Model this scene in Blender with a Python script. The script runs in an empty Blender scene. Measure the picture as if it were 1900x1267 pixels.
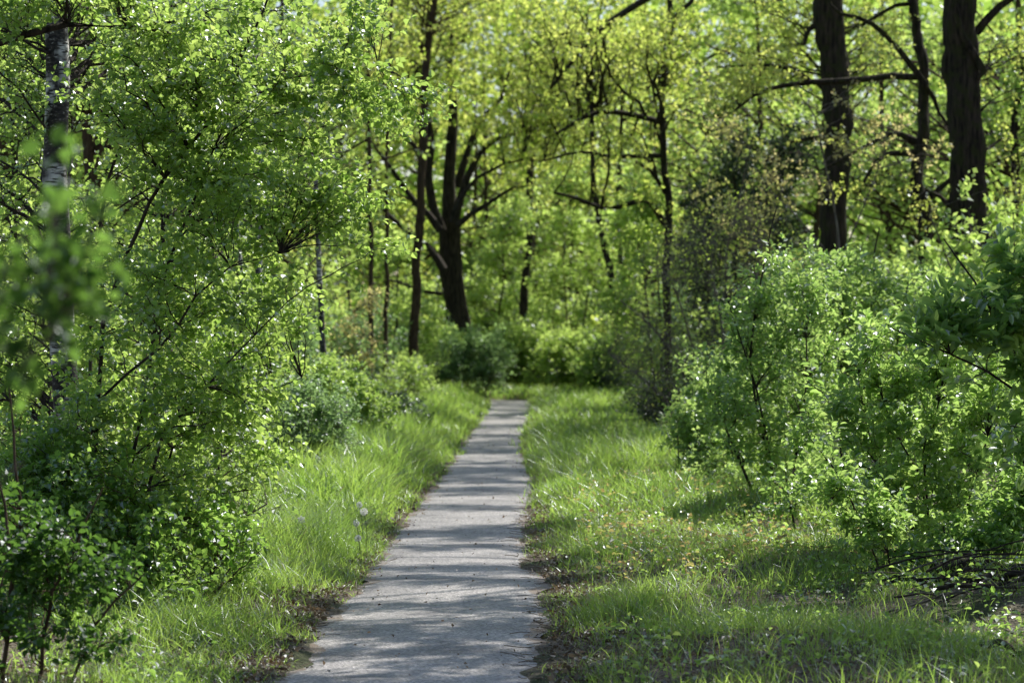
import bpy, math
import numpy as np

SEED = 11
rng = np.random.default_rng(SEED)
F = 5278.0; CX = 950.0; CY = 633.5; CAMH = 1.6
scene = bpy.context.scene
COL = scene.collection

def Q(px, py, d):
    """photo direction and real distance -> world point (tracing real positions)"""
    return np.array([(px - CX) / F * d, d, CAMH - (py - CY) / F * d])

def gd(py):
    return CAMH * F / (py - CY)

# ------------------------------------------------------------------ vector helpers
def nrm(v):
    return v / np.maximum(np.linalg.norm(v, axis=-1, keepdims=True), 1e-9)

def randdir(n):
    return nrm(rng.normal(size=(n, 3)))

def lerp_curve(P, t):
    """P (N,K,3), t (N,M) in 0..1 -> points (N,M,3) and tangents"""
    N, K, _ = P.shape
    f = np.clip(t, 0, 0.9999) * (K - 1)
    i = f.astype(int); w = (f - i)[..., None]
    idx = np.arange(N)[:, None]
    a = P[idx, i]; b = P[idx, i + 1]
    return a * (1 - w) + b * w, nrm(b - a)

def spline(pts, rads, step=0.25, wob=0.0):
    """Catmull-Rom resample of a polyline -> (1,K,3),(1,K)"""
    pts = np.array(pts, float); rads = np.array(rads, float)
    if len(pts) == 2:
        pts = np.array([pts[0], pts.mean(0), pts[1]]); rads = np.array([rads[0], rads.mean(), rads[1]])
    L = np.linalg.norm(np.diff(pts, axis=0), axis=1).sum()
    K = int(max(5, min(60, L / step)))
    P = np.vstack([2 * pts[0] - pts[1], pts, 2 * pts[-1] - pts[-2]])
    n = len(pts) - 1
    t = np.linspace(0, n - 1e-6, K); i = t.astype(int); u = (t - i)[:, None]
    p0, p1, p2, p3 = P[i], P[i + 1], P[i + 2], P[i + 3]
    c = 0.5 * (2 * p1 + (p2 - p0) * u + (2 * p0 - 5 * p1 + 4 * p2 - p3) * u ** 2 + (3 * p1 - p0 - 3 * p2 + p3) * u ** 3)
    r = np.interp(t, np.arange(n + 1), rads)
    if wob:
        nz = rng.normal(size=(K, 3)) * wob; nz[0] = 0
        nz = (nz + np.roll(nz, 1, 0) + np.roll(nz, -1, 0)) / 2
        c = c + nz
    return c[None], r[None]

# ------------------------------------------------------------------ mesh collector
class Geo:
    def __init__(s):
        s.v = []; s.f = []; s.t = []; s.m = []; s.n = 0
    def add(s, v, f, tint=None, mat=0):
        v = np.asarray(v, np.float32).reshape(-1, 3); f = np.asarray(f, np.int64).reshape(-1, 4)
        s.v.append(v); s.f.append(f + s.n); s.n += len(v)
        s.t.append(np.full(len(f), 0.5, np.float32) if tint is None else np.asarray(tint, np.float32))
        s.m.append(np.full(len(f), mat, np.int32))
    def tubes(s, P, R, S=5, mat=0, rough=0.0):
        N, K, _ = P.shape
        if N == 0: return
        T = np.empty_like(P); T[:, 1:-1] = P[:, 2:] - P[:, :-2]; T[:, 0] = P[:, 1] - P[:, 0]; T[:, -1] = P[:, -1] - P[:, -2]
        T = nrm(T)
        ref = np.where(np.abs(T[:, :1, 2:3]) > 0.8, np.array([1., 0, 0]), np.array([0, 0, 1.]))
        U = nrm(np.cross(T, ref)); W = np.cross(T, U)
        a = np.arange(S) / S * 2 * np.pi
        ca = np.cos(a)[None, None, :, None]; sa = np.sin(a)[None, None, :, None]
        RR = np.broadcast_to(R[:, :, None], (N, K, S)).copy()
        if rough:
            nz = rng.normal(size=(N, K, S)) * rough
            nz = (nz + np.roll(nz, 1, 1)) / 2
            lob = 1 + rough * 1.2 * np.sin(a * 3 + rng.uniform(0, 6, (N, 1, 1))) + rough * 0.8 * np.sin(a * 5 + rng.uniform(0, 6, (N, 1, 1)))
            RR = RR * (lob + nz)
        V = P[:, :, None] + RR[..., None] * (U[:, :, None] * ca + W[:, :, None] * sa)
        base = (np.arange(N) * K * S)[:, None, None] + (np.arange(K - 1) * S)[None, :, None]
        j = np.arange(S)[None, None]; j2 = (j + 1) % S
        f = np.stack([base + j, base + j2, base + S + j2, base + S + j], -1)
        tt = np.repeat(rng.uniform(0, 1, N), (K - 1) * S)
        s.add(V, f, tt, mat)
    def leaves(s, p, d, nr, L, Wd, tint, full=True, mat=1, droop=0.15):
        n = len(p)
        if n == 0: return
        d = nrm(d); sd = nrm(np.cross(d, nr)); nn = np.cross(sd, d)
        L = np.broadcast_to(L, (n,))[:, None]; Wd = np.broadcast_to(Wd, (n,))[:, None]
        if full:
            k = rng.uniform(0.05, 0.30, (n, 1)) * Wd * 2
            dr = rng.uniform(-0.3, 1.0, (n, 1)) * droop * L
            b = p; tip = p + d * L - nn * dr
            mid1 = 0.33; mid2 = 0.68
            l1 = p + d * L * mid1 + sd * Wd * 0.5 + nn * k; r1 = p + d * L * mid1 - sd * Wd * 0.5 + nn * k
            l2 = p + d * L * mid2 + sd * Wd * 0.42 + nn * (k - dr * 0.4); r2 = p + d * L * mid2 - sd * Wd * 0.42 + nn * (k - dr * 0.4)
            V = np.stack([b, l1, l2, tip, r2, r1], 1)
            o = np.arange(n)[:, None] * 6
            f = np.concatenate([o + np.array([0, 3, 2, 1]), o + np.array([0, 5, 4, 3])], 1).reshape(-1, 4)
            s.add(V, f, np.repeat(tint, 2), mat)
        else:
            V = np.stack([p, p + d * L * 0.5 + sd * Wd * 0.5, p + d * L, p + d * L * 0.45 - sd * Wd * 0.5], 1)
            o = np.arange(n)[:, None] * 4
            s.add(V, o + np.array([0, 1, 2, 3]), tint, mat)
    def build(s, name, mats, parent=None, origin=None, smooth=False):
        v = np.concatenate(s.v) if s.v else np.zeros((0, 3), np.float32)
        f = np.concatenate(s.f) if s.f else np.zeros((0, 4), np.int64)
        if origin is not None: v = v - np.asarray(origin, np.float32)
        me = bpy.data.meshes.new(name)
        me.vertices.add(len(v)); me.vertices.foreach_set('co', v.astype(np.float32).ravel())
        me.loops.add(len(f) * 4); me.loops.foreach_set('vertex_index', f.astype(np.int32).ravel())
        me.polygons.add(len(f)); me.polygons.foreach_set('loop_start', np.arange(len(f), dtype=np.int32) * 4)
        if not isinstance(mats, (list, tuple)): mats = [mats]
        for m in mats: me.materials.append(m)
        me.polygons.foreach_set('material_index', np.concatenate(s.m))
        me.polygons.foreach_set('use_smooth', np.full(len(f), smooth))
        at = me.attributes.new('tint', 'FLOAT', 'FACE'); at.data.foreach_set('value', np.concatenate(s.t).astype(np.float32))
        me.update(calc_edges=True); me.validate()
        o = bpy.data.objects.new(name, me); COL.objects.link(o)
        if parent is not None: o.parent = parent
        elif origin is not None: o.location = origin
        return o

def children(P, R, n, trange, Lmean, Lvar, ang, up=0.0, wob=0.15, K=5, rscale=0.5, rmin=0.0012, taper=0.25, flat=0.0):
    N = P.shape[0]
    t = rng.uniform(trange[0], trange[1], (N, n))
    q, T = lerp_curve(P, t)
    rr = np.take_along_axis(R, (t * (R.shape[1] - 1)).astype(int), 1)
    M = N * n
    q = q.reshape(M, 3); T = T.reshape(M, 3); rr = rr.reshape(M); t = t.reshape(M)
    side = nrm(np.cross(T, randdir(M)))
    if flat:
        side[:, 2] *= (1 - flat); side = nrm(side)
    a = np.radians(ang + rng.normal(size=M) * 12)[:, None]
    D = nrm(np.cos(a) * T + np.sin(a) * side)
    L = Lmean * (1 + Lvar * rng.uniform(-1, 1, M)) * (1.15 - 0.5 * t)
    out = np.empty((M, K, 3)); out[:, 0] = q
    st = (L / (K - 1))[:, None]
    for k in range(1, K):
        D = nrm(D + rng.normal(size=(M, 3)) * wob + np.array([0, 0, up]) / (K - 1))
        out[:, k] = out[:, k - 1] + D * st
    r0 = np.clip(rr * rscale, rmin, None)
    Rr = r0[:, None] * np.linspace(1, taper, K)[None]
    return out, Rr

def connect(skelP, skelR, targets, K=8, wob=0.05, arch=0.15, zpen=1.2, rfac=0.011, rmin=0.004):
    """grow a branch from the skeleton to every target"""
    nT = len(targets)
    best = np.full(nT, 1e9); bi = np.zeros(nT, int)
    for c0 in range(0, nT, 400):
        tg = targets[c0:c0 + 400]
        dv = tg[:, None] - skelP[None]
        dist = np.linalg.norm(dv, axis=2)
        cost = dist + zpen * np.maximum(0, 0.35 * dist - dv[..., 2]) + 0.15 * rng.uniform(0, 1, dist.shape) * dist
        bi[c0:c0 + 400] = cost.argmin(1)
    p0 = skelP[bi]; r = skelR[bi]
    dv = targets - p0; L = np.linalg.norm(dv, axis=1, keepdims=True)
    mid = p0 + dv * 0.5 + np.array([0, 0, 1.]) * L * arch * rng.uniform(0.2, 1.3, (nT, 1)) + rng.normal(size=(nT, 3)) * L * 0.07
    u = np.linspace(0, 1, K)[None, :, None]
    C = (1 - u) ** 2 * p0[:, None] + 2 * u * (1 - u) * mid[:, None] + u ** 2 * targets[:, None]
    nz = rng.normal(size=C.shape) * wob * L[:, None] * 0.3; nz[:, 0] = 0
    C = C + nz
    r0 = np.clip(np.minimum(r * 0.7, rfac * L[:, 0]), rmin, None)
    R = r0[:, None] * np.linspace(1, 0.3, K)[None]
    return C, R

def blob_points(blobs, n):
    """blobs: (centre, (rx,ry,rz), weight) -> n points, kept denser towards the shell"""
    w = np.array([b[2] for b in blobs], float); w /= w.sum()
    k = rng.choice(len(blobs), n, p=w)
    c = np.array([b[0] for b in blobs])[k]; r = np.array([b[1] for b in blobs])[k]
    d = randdir(n) * (rng.uniform(0, 1, (n, 1)) ** 0.45)
    return c + d * r

def twig_leaves(g, P, nl, L, ratio, full, trange=(0.1, 1.0), nj=0.6, spread=0.9, mat=1, lvar=0.3, tshift=0.0, hang=0.15, clump=0):
    M = P.shape[0]
    if clump:
        nc = max(1, nl // clump)
        t = np.repeat(rng.uniform(trange[0], trange[1], (M, nc)), clump, 1); nl = nc * clump
    else:
        t = np.linspace(trange[0], trange[1], nl)[None] + rng.uniform(-0.5, 0.5, (M, nl)) * (trange[1] - trange[0]) / nl
    q, T = lerp_curve(P, np.clip(t, 0, 1))
    q = q.reshape(-1, 3); T = T.reshape(-1, 3); n = len(q)
    N = nrm(np.array([0, 0, 1.]) + rng.normal(size=(n, 3)) * nj)
    sgn = np.where(np.arange(n) % 2 == 0, 1., -1.)[:, None]
    S = nrm(np.cross(T, N)) * sgn
    if clump: S = randdir(n)
    d = nrm(T * 0.55 + S * spread - np.array([0, 0, hang]) + rng.normal(size=(n, 3)) * 0.25)
    ll = L * (1 + lvar * rng.uniform(-1, 1, n)) * np.where(rng.uniform(0, 1, n) < 0.2, rng.uniform(0.45, 0.8, n), 1.0)
    # each twig has its own overall tint, leaves vary round it
    tw = np.repeat(rng.uniform(0, 1, M), nl)
    tint = np.clip(0.55 * tw + 0.45 * rng.uniform(0, 1, n) + tshift, 0, 1)
    g.leaves(q + d * ll[:, None] * 0.18, d, N, ll, ll * ratio * rng.uniform(0.85, 1.15, n), tint, full, mat)

# ------------------------------------------------------------------ materials
def new_mat(name):
    m = bpy.data.materials.new(name); m.use_nodes = True
    nt = m.node_tree; nt.nodes.clear()
    return m, nt, nt.nodes, nt.links

def leaf_mat(name, ra, rb, ta, tb, gloss=0.10, rough=0.35, trans=0.55):
    """ra/rb reflected colour range, ta/tb transmitted colour range, picked by the per-leaf tint"""
    m, nt, N, L = new_mat(name)
    out = N.new('ShaderNodeOutputMaterial')
    at = N.new('ShaderNodeAttribute'); at.attribute_name = 'tint'
    def mixc(a, b):
        x = N.new('ShaderNodeMix'); x.data_type = 'RGBA'
        x.inputs[6].default_value = (*a, 1); x.inputs[7].default_value = (*b, 1)
        L.new(at.outputs['Fac'], x.inputs[0]); return x.outputs[2]
    df = N.new('ShaderNodeBsdfDiffuse'); L.new(mixc(ra, rb), df.inputs[0])
    tr = N.new('ShaderNodeBsdfTranslucent'); L.new(mixc(ta, tb), tr.inputs[0])
    mx = N.new('ShaderNodeMixShader'); mx.inputs[0].default_value = trans
    L.new(df.outputs[0], mx.inputs[1]); L.new(tr.outputs[0], mx.inputs[2])
    gl = N.new('ShaderNodeBsdfGlossy'); gl.inputs['Roughness'].default_value = rough
    gl.inputs['Color'].default_value = (0.9, 0.95, 1, 1)
    fr = N.new('ShaderNodeFresnel'); fr.inputs[0].default_value = 1.38
    ml = N.new('ShaderNodeMath'); ml.operation = 'MULTIPLY'; ml.inputs[1].default_value = gloss * 10
    L.new(fr.outputs[0], ml.inputs[0])
    cl = N.new('ShaderNodeMath'); cl.operation = 'MINIMUM'; cl.inputs[1].default_value = 0.24
    L.new(ml.outputs[0], cl.inputs[0])
    m2 = N.new('ShaderNodeMixShader'); L.new(cl.outputs[0], m2.inputs[0])
    L.new(mx.outputs[0], m2.inputs[1]); L.new(gl.outputs[0], m2.inputs[2])
    L.new(m2.outputs[0], out.inputs[0])
    return m

def ramp(N, L, src, stops):
    r = N.new('ShaderNodeValToRGB'); e = r.color_ramp.elements
    while len(e) < len(stops): e.new(0.5)
    for i, (p, c) in enumerate(stops):
        e[i].position = p; e[i].color = (*c, 1)
    L.new(src, r.inputs[0]); return r.outputs[0]

def bark_mat(name, dark, light, scale=8, stretch=0.25, moss=None, bump=0.6):
    m, nt, N, L = new_mat(name)
    out = N.new('ShaderNodeOutputMaterial'); b = N.new('ShaderNodeBsdfPrincipled')
    b.inputs['Roughness'].default_value = 0.9; b.inputs['Specular IOR Level'].default_value = 0.25
    tc = N.new('ShaderNodeTexCoord'); mp = N.new('ShaderNodeMapping'); mp.inputs['Scale'].default_value = (1, 1, stretch)
    L.new(tc.outputs['Object'], mp.inputs[0])
    nz = N.new('ShaderNodeTexNoise'); nz.inputs['Scale'].default_value = scale; nz.inputs['Detail'].default_value = 6
    L.new(mp.outputs[0], nz.inputs[0])
    c = ramp(N, L, nz.outputs[0], [(0.35, dark), (0.7, light)])
    if moss:
        n2 = N.new('ShaderNodeTexNoise'); n2.inputs['Scale'].default_value = scale * 0.35; n2.inputs['Detail'].default_value = 4
        L.new(tc.outputs['Object'], n2.inputs[0])
        mr = N.new('ShaderNodeMapRange'); mr.inputs[1].default_value = 0.45; mr.inputs[2].default_value = 0.65
        L.new(n2.outputs[0], mr.inputs[0])
        x = N.new('ShaderNodeMix'); x.data_type = 'RGBA'; x.inputs[7].default_value = (*moss, 1)
        L.new(mr.outputs[0], x.inputs[0]); L.new(c, x.inputs[6]); c = x.outputs[2]
    L.new(c, b.inputs['Base Color'])
    bp = N.new('ShaderNodeBump'); bp.inputs['Strength'].default_value = bump; bp.inputs['Distance'].default_value = 0.03
    L.new(nz.outputs[0], bp.inputs['Height']); L.new(bp.outputs[0], b.inputs['Normal'])
    L.new(b.outputs[0], out.inputs[0])
    return m

def birch_mat(name):
    m, nt, N, L = new_mat(name)
    out = N.new('ShaderNodeOutputMaterial'); b = N.new('ShaderNodeBsdfPrincipled')
    b.inputs['Roughness'].default_value = 0.75
    tc = N.new('ShaderNodeTexCoord')
    def noise(scale, st, det):
        mp = N.new('ShaderNodeMapping'); mp.inputs['Scale'].default_value = st; L.new(tc.outputs['Object'], mp.inputs[0])
        n = N.new('ShaderNodeTexNoise'); n.inputs['Scale'].default_value = scale; n.inputs['Detail'].default_value = det
        L.new(mp.outputs[0], n.inputs[0]); return n.outputs[0]
    lines = noise(9, (1, 1, 6), 5)
    patch = noise(2.6, (1.5, 1.5, 1.0), 4)
    fine = noise(26, (1, 1, 2.2), 4)
    c1 = ramp(N, L, lines, [(0.42, (0.035, 0.03, 0.026)), (0.50, (0.68, 0.66, 0.63)), (0.8, (0.80, 0.78, 0.76))])
    c2 = ramp(N, L, fine, [(0.42, (0.012, 0.010, 0.009)), (0.60, (0.06, 0.05, 0.042)), (0.68, (0.36, 0.34, 0.31))])
    mr = N.new('ShaderNodeMapRange'); mr.inputs[1].default_value = 0.44; mr.inputs[2].default_value = 0.52
    L.new(patch, mr.inputs[0])
    x = N.new('ShaderNodeMix'); x.data_type = 'RGBA'; L.new(mr.outputs[0], x.inputs[0]); L.new(c1, x.inputs[6]); L.new(c2, x.inputs[7])
    L.new(x.outputs[2], b.inputs['Base Color'])
    bp = N.new('ShaderNodeBump'); bp.inputs['Strength'].default_value = 0.5; bp.inputs['Distance'].default_value = 0.01
    L.new(fine, bp.inputs['Height']); L.new(bp.outputs[0], b.inputs['Normal'])
    L.new(b.outputs[0], out.inputs[0])
    return m

M = {}
# leaves: reflect colours are real foliage values; the glow comes from sun through the blade
M['leaf_birch']  = leaf_mat('birch_leaf', (0.05, 0.10, 0.022), (0.10, 0.17, 0.035), (0.30, 0.54, 0.08), (0.76, 0.98, 0.24), 0.055, 0.45, 0.68)
M['leaf_cherry'] = leaf_mat('cherry_leaf', (0.055, 0.11, 0.03), (0.10, 0.18, 0.045), (0.32, 0.58, 0.11), (0.76, 1.0, 0.29), 0.06, 0.45, 0.70)
M['leaf_oak']    = leaf_mat('young_oak_leaf', (0.11, 0.155, 0.028), (0.19, 0.22, 0.045), (0.62, 0.88, 0.12), (0.97, 1.0, 0.27), 0.03, 0.5, 0.74)
M['leaf_gold']   = leaf_mat('golden_leaf', (0.17, 0.18, 0.05), (0.26, 0.20, 0.08), (0.84, 0.88, 0.26), (0.98, 0.82, 0.42), 0.03, 0.55, 0.68)
M['leaf_mid']    = leaf_mat('wood_leaf', (0.06, 0.105, 0.035), (0.11, 0.17, 0.05), (0.38, 0.66, 0.11), (0.78, 1.0, 0.25), 0.05, 0.45, 0.70)
M['leaf_dark']   = leaf_mat('evergreen_leaf', (0.024, 0.042, 0.022), (0.04, 0.068, 0.032), (0.07, 0.14, 0.045), (0.15, 0.26, 0.08), 0.05, 0.5, 0.4)
M['leaf_blue']   = leaf_mat('elder_leaf', (0.07, 0.115, 0.055), (0.10, 0.165, 0.075), (0.28, 0.50, 0.16), (0.48, 0.72, 0.25), 0.06, 0.5, 0.6)
M['grass']       = leaf_mat('grass_blade', (0.06, 0.105, 0.028), (0.11, 0.165, 0.042), (0.28, 0.54, 0.07), (0.70, 0.94, 0.19), 0.025, 0.45, 0.64)
M['straw']       = leaf_mat('dry_grass', (0.22, 0.18, 0.11), (0.38, 0.32, 0.21), (0.28, 0.22, 0.12), (0.46, 0.38, 0.22), 0.01, 0.5, 0.4)
M['litter']      = leaf_mat('dead_leaf', (0.09, 0.062, 0.042), (0.42, 0.33, 0.24), (0.08, 0.05, 0.02), (0.26, 0.18, 0.10), 0.012, 0.5, 0.3)
M['orange']      = leaf_mat('yellowing_leaf', (0.14, 0.17, 0.05), (0.32, 0.20, 0.09), (0.60, 0.74, 0.18), (0.92, 0.62, 0.28), 0.02, 0.5, 0.6)
M['leaf_fore']   = leaf_mat('near_leaf', (0.04, 0.08, 0.022), (0.07, 0.13, 0.035), (0.12, 0.27, 0.04), (0.27, 0.48, 0.08), 0.012, 0.5, 0.58)
M['bark_oak']    = bark_mat('oak_bark', (0.010, 0.008, 0.006), (0.085, 0.062, 0.046), 22, 0.12, moss=(0.040, 0.042, 0.014), bump=1.0)
M['bark_dark']   = bark_mat('dark_bark', (0.012, 0.009, 0.008), (0.085, 0.065, 0.050), 26, 0.14, bump=1.0)
M['bark_brown']  = bark_mat('brown_bark', (0.045, 0.028, 0.018), (0.13, 0.085, 0.055), 20, 0.2)
M['bark_grey']   = bark_mat('grey_twig_bark', (0.08, 0.068, 0.055), (0.24, 0.205, 0.17), 20, 0.3)
M['bark_thorn']  = bark_mat('thorn_twig_bark', (0.14, 0.115, 0.10), (0.34, 0.29, 0.25), 20, 0.3)
M['bark_birch']  = birch_mat('birch_bark')
M['stem_green']  = leaf_mat('green_stem', (0.06, 0.10, 0.03), (0.14, 0.16, 0.06), (0.12, 0.2, 0.04), (0.2, 0.3, 0.06), 0.1, 0.4, 0.3)

# ------------------------------------------------------------------ tagging
def tag(o, label=None, cat=None, group=None, kind=None):
    if label: o['label'] = label
    if cat: o['category'] = cat
    if group: o['group'] = group
    if kind: o['kind'] = kind
    return o

def empty(name, loc, label, cat, group=None):
    o = bpy.data.objects.new(name, None); COL.objects.link(o); o.location = tuple(loc); o.empty_display_size = 0.3
    return tag(o, label, cat, group)

def copy_thing(root, loc, rotz, scale, label=None):
    r = root.copy(); COL.objects.link(r); r.location = loc; r.rotation_euler = (0, 0, rotz); r.scale = scale
    if label: r['label'] = label
    for ch in root.children:
        c = ch.copy(); COL.objects.link(c); c.parent = r
    return r

# ------------------------------------------------------------------ ground & path
PATH = [  # image row, left edge, right edge
 (742, 905, 986), (760, 900, 991), (780, 886, 985), (800, 871, 978), (820, 857, 974), (840, 844, 975), (860, 832, 981),
 (880, 819, 991), (900, 800, 999), (920, 783, 998), (940, 767, 991), (960, 748, 988), (980, 730, 985), (1000, 716, 985),
 (1020, 701, 986), (1040, 688, 992), (1060, 677, 1004), (1080, 664, 1016), (1100, 640, 1024), (1120, 616, 1026),
 (1150, 588, 1024), (1180, 568, 1020), (1210, 550, 1018), (1240, 528, 1018), (1267, 508, 1019), (1400, 405, 1020)]
pd = np.array([gd(r[0]) for r in PATH])[::-1]
pl = np.array([(r[1] - CX) / F * gd(r[0]) for r in PATH])[::-1]
pr = np.array([(r[2] - CX) / F * gd(r[0]) for r in PATH])[::-1]
def path_edges(y):
    y = np.asarray(y, float)
    l = np.interp(y, pd, pl); r = np.interp(y, pd, pr)
    bend = np.clip(y - 77.5, 0, 30) * 1.6          # beyond the clearing it turns to the left
    return l - bend, r - bend
def edge_dist(x, y):
    l, r = path_edges(y)
    return np.maximum(l - x, x - r)                 # >0 outside the path
def sstep(a, b, x):
    t = np.clip((x - a) / (b - a), 0, 1); return t * t * (3 - 2 * t)
def gz(x, y):
    x = np.asarray(x, float); y = np.asarray(y, float)
    e = edge_dist(x, y)
    k = sstep(0.0, 1.0, e)
    n = 0.05 * np.sin(x * 1.7 + y * 0.9) + 0.04 * np.sin(x * 3.1 - y * 1.3 + 2) + 0.03 * np.sin(y * 2.3 + x * 0.4) + 0.025 * np.sin(x * 6 + 1) * np.sin(y * 5)
    mound = 0.16 * np.exp(-((x + 1.5) / 0.6) ** 2) * (x < 0) * sstep(24, 30, y)
    wv = 0.045 * np.sin(y * 1.9 + x) + 0.035 * np.sin(y * 4.7 + 2 * x) + 0.02 * np.sin(y * 11 + x * 3)
    return -0.035 + 0.050 * sstep(-0.16, 0.04, e + wv) + k * (0.05 + n) + mound * k

def grid(xs, ys, zf):
    X, Y = np.meshgrid(xs, ys); Z = zf(X, Y)
    V = np.stack([X, Y, Z], -1).reshape(-1, 3); nx, ny = len(xs), len(ys)
    i = np.arange(nx - 1)[None]; j = np.arange(ny - 1)[:, None]; o = j * nx + i
    return V, np.stack([o, o + 1, o + nx + 1, o + nx], -1).reshape(-1, 4)

def soil_mat():
    m, nt, N, L = new_mat('woodland_soil')
    out = N.new('ShaderNodeOutputMaterial'); b = N.new('ShaderNodeBsdfPrincipled'); b.inputs['Roughness'].default_value = 0.95
    tc = N.new('ShaderNodeTexCoord')
    n = N.new('ShaderNodeTexNoise'); n.inputs['Scale'].default_value = 45; n.inputs['Detail'].default_value = 10; L.new(tc.outputs['Object'], n.inputs[0])
    n2 = N.new('ShaderNodeTexNoise'); n2.inputs['Scale'].default_value = 1.3; n2.inputs['Detail'].default_value = 5; L.new(tc.outputs['Object'], n2.inputs[0])
    c1 = ramp(N, L, n.outputs[0], [(0.3, (0.05, 0.038, 0.028)), (0.5, (0.18, 0.14, 0.105)), (0.7, (0.38, 0.31, 0.25))])
    c2 = ramp(N, L, n.outputs[0], [(0.3, (0.025, 0.034, 0.012)), (0.7, (0.10, 0.115, 0.04))])
    mr = N.new('ShaderNodeMapRange'); mr.inputs[1].default_value = 0.45; mr.inputs[2].default_value = 0.6; L.new(n2.outputs[0], mr.inputs[0])
    x = N.new('ShaderNodeMix'); x.data_type = 'RGBA'; L.new(mr.outputs[0], x.inputs[0]); L.new(c1, x.inputs[6]); L.new(c2, x.inputs[7])
    L.new(x.outputs[2], b.inputs['Base Color'])
    bp = N.new('ShaderNodeBump'); bp.inputs['Strength'].default_value = 0.9; bp.inputs['Distance'].default_value = 0.04
    L.new(n.outputs[0], bp.inputs['Height']); L.new(bp.outputs[0], b.inputs['Normal']); L.new(b.outputs[0], out.inputs[0])
    return m

def asphalt_mat():
    m, nt, N, L = new_mat('worn_asphalt')
    out = N.new('ShaderNodeOutputMaterial'); b = N.new('ShaderNodeBsdfPrincipled')
    tc = N.new('ShaderNodeTexCoord')
    def noise(s, d, st=(1, 1, 1)):
        mp = N.new('ShaderNodeMapping'); mp.inputs['Scale'].default_value = st; L.new(tc.outputs['Object'], mp.inputs[0])
        n = N.new('ShaderNodeTexNoise'); n.inputs['Scale'].default_value = s; n.inputs['Detail'].default_value = d; L.new(mp.outputs[0], n.inputs[0]); return n.outputs[0]
    vo = N.new('ShaderNodeTexVoronoi'); vo.inputs['Scale'].default_value = 70; L.new(tc.outputs['Object'], vo.inputs[0])
    fine = noise(140, 3); big = noise(1.6, 8)
    base = ramp(N, L, vo.outputs['Color'], [(0.0, (0.17, 0.163, 0.160)), (0.5, (0.36, 0.347, 0.345)), (1.0, (0.68, 0.655, 0.645))])
    tone = ramp(N, L, big, [(0.32, (0.55, 0.54, 0.55)), (0.47, (0.85, 0.84, 0.84)), (0.62, (1.15, 1.12, 1.10))])
    x = N.new('ShaderNodeMix'); x.data_type = 'RGBA'; x.blend_type = 'MULTIPLY'; x.inputs[0].default_value = 1
    L.new(base, x.inputs[6]); L.new(tone, x.inputs[7])
    # brown dust worked in from the edges: the face tint is the closeness to the edge
    at = N.new('ShaderNodeAttribute'); at.attribute_name = 'tint'
    ed = noise(9, 6)
    ad = N.new('ShaderNodeMath'); ad.operation = 'ADD'; L.new(at.outputs['Fac'], ad.inputs[0]); L.new(ed, ad.inputs[1])
    mr = N.new('ShaderNodeMapRange'); mr.inputs[1].default_value = 1.05; mr.inputs[2].default_value = 1.35; L.new(ad.outputs[0], mr.inputs[0])
    y = N.new('ShaderNodeMix'); y.data_type = 'RGBA'; L.new(mr.outputs[0], y.inputs[0]); L.new(x.outputs[2], y.inputs[6]); y.inputs[7].default_value = (0.20, 0.145, 0.105, 1)
    cr = N.new('ShaderNodeTexVoronoi'); cr.feature = 'DISTANCE_TO_EDGE'; cr.inputs['Scale'].default_value = 1.1
    wn = N.new('ShaderNodeTexNoise'); wn.inputs['Scale'].default_value = 4; wn.inputs['Detail'].default_value = 5; L.new(tc.outputs['Object'], wn.inputs[0])
    va = N.new('ShaderNodeVectorMath'); va.operation = 'MULTIPLY_ADD'; va.inputs[1].default_value = (0.35, 0.35, 0.35)
    L.new(wn.outputs['Color'], va.inputs[0]); L.new(tc.outputs['Object'], va.inputs[2]); L.new(va.outputs[0], cr.inputs[0])
    cm = N.new('ShaderNodeMapRange'); cm.inputs[1].default_value = 0.004; cm.inputs[2].default_value = 0.012; cm.inputs[3].default_value = 0.35; cm.inputs[4].default_value = 0.0
    L.new(cr.outputs['Distance'], cm.inputs[0])
    cx = N.new('ShaderNodeMath'); cx.operation = 'MULTIPLY'; L.new(cm.outputs[0], cx.inputs[0])
    gate = N.new('ShaderNodeMapRange'); gate.inputs[1].default_value = 0.5; gate.inputs[2].default_value = 0.6; L.new(big, gate.inputs[0]); L.new(gate.outputs[0], cx.inputs[1])
    z = N.new('ShaderNodeMix'); z.data_type = 'RGBA'; L.new(cx.outputs[0], z.inputs[0]); L.new(y.outputs[2], z.inputs[6]); z.inputs[7].default_value = (0.05, 0.045, 0.04, 1)
    L.new(z.outputs[2], b.inputs['Base Color'])
    b.inputs['Roughness'].default_value = 0.62; b.inputs['Specular IOR Level'].default_value = 0.5
    bp = N.new('ShaderNodeBump'); bp.inputs['Strength'].default_value = 0.7; bp.inputs['Distance'].default_value = 0.006
    L.new(vo.outputs['Distance'], bp.inputs['Height'])
    bp2 = N.new('ShaderNodeBump'); bp2.inputs['Strength'].default_value = 0.4; bp2.inputs['Distance'].default_value = 0.004
    L.new(fine, bp2.inputs['Height']); L.new(bp.outputs[0], bp2.inputs['Normal'])
    L.new(bp2.outputs[0], b.inputs['Normal']); L.new(b.outputs[0], out.inputs[0])
    return m

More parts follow.
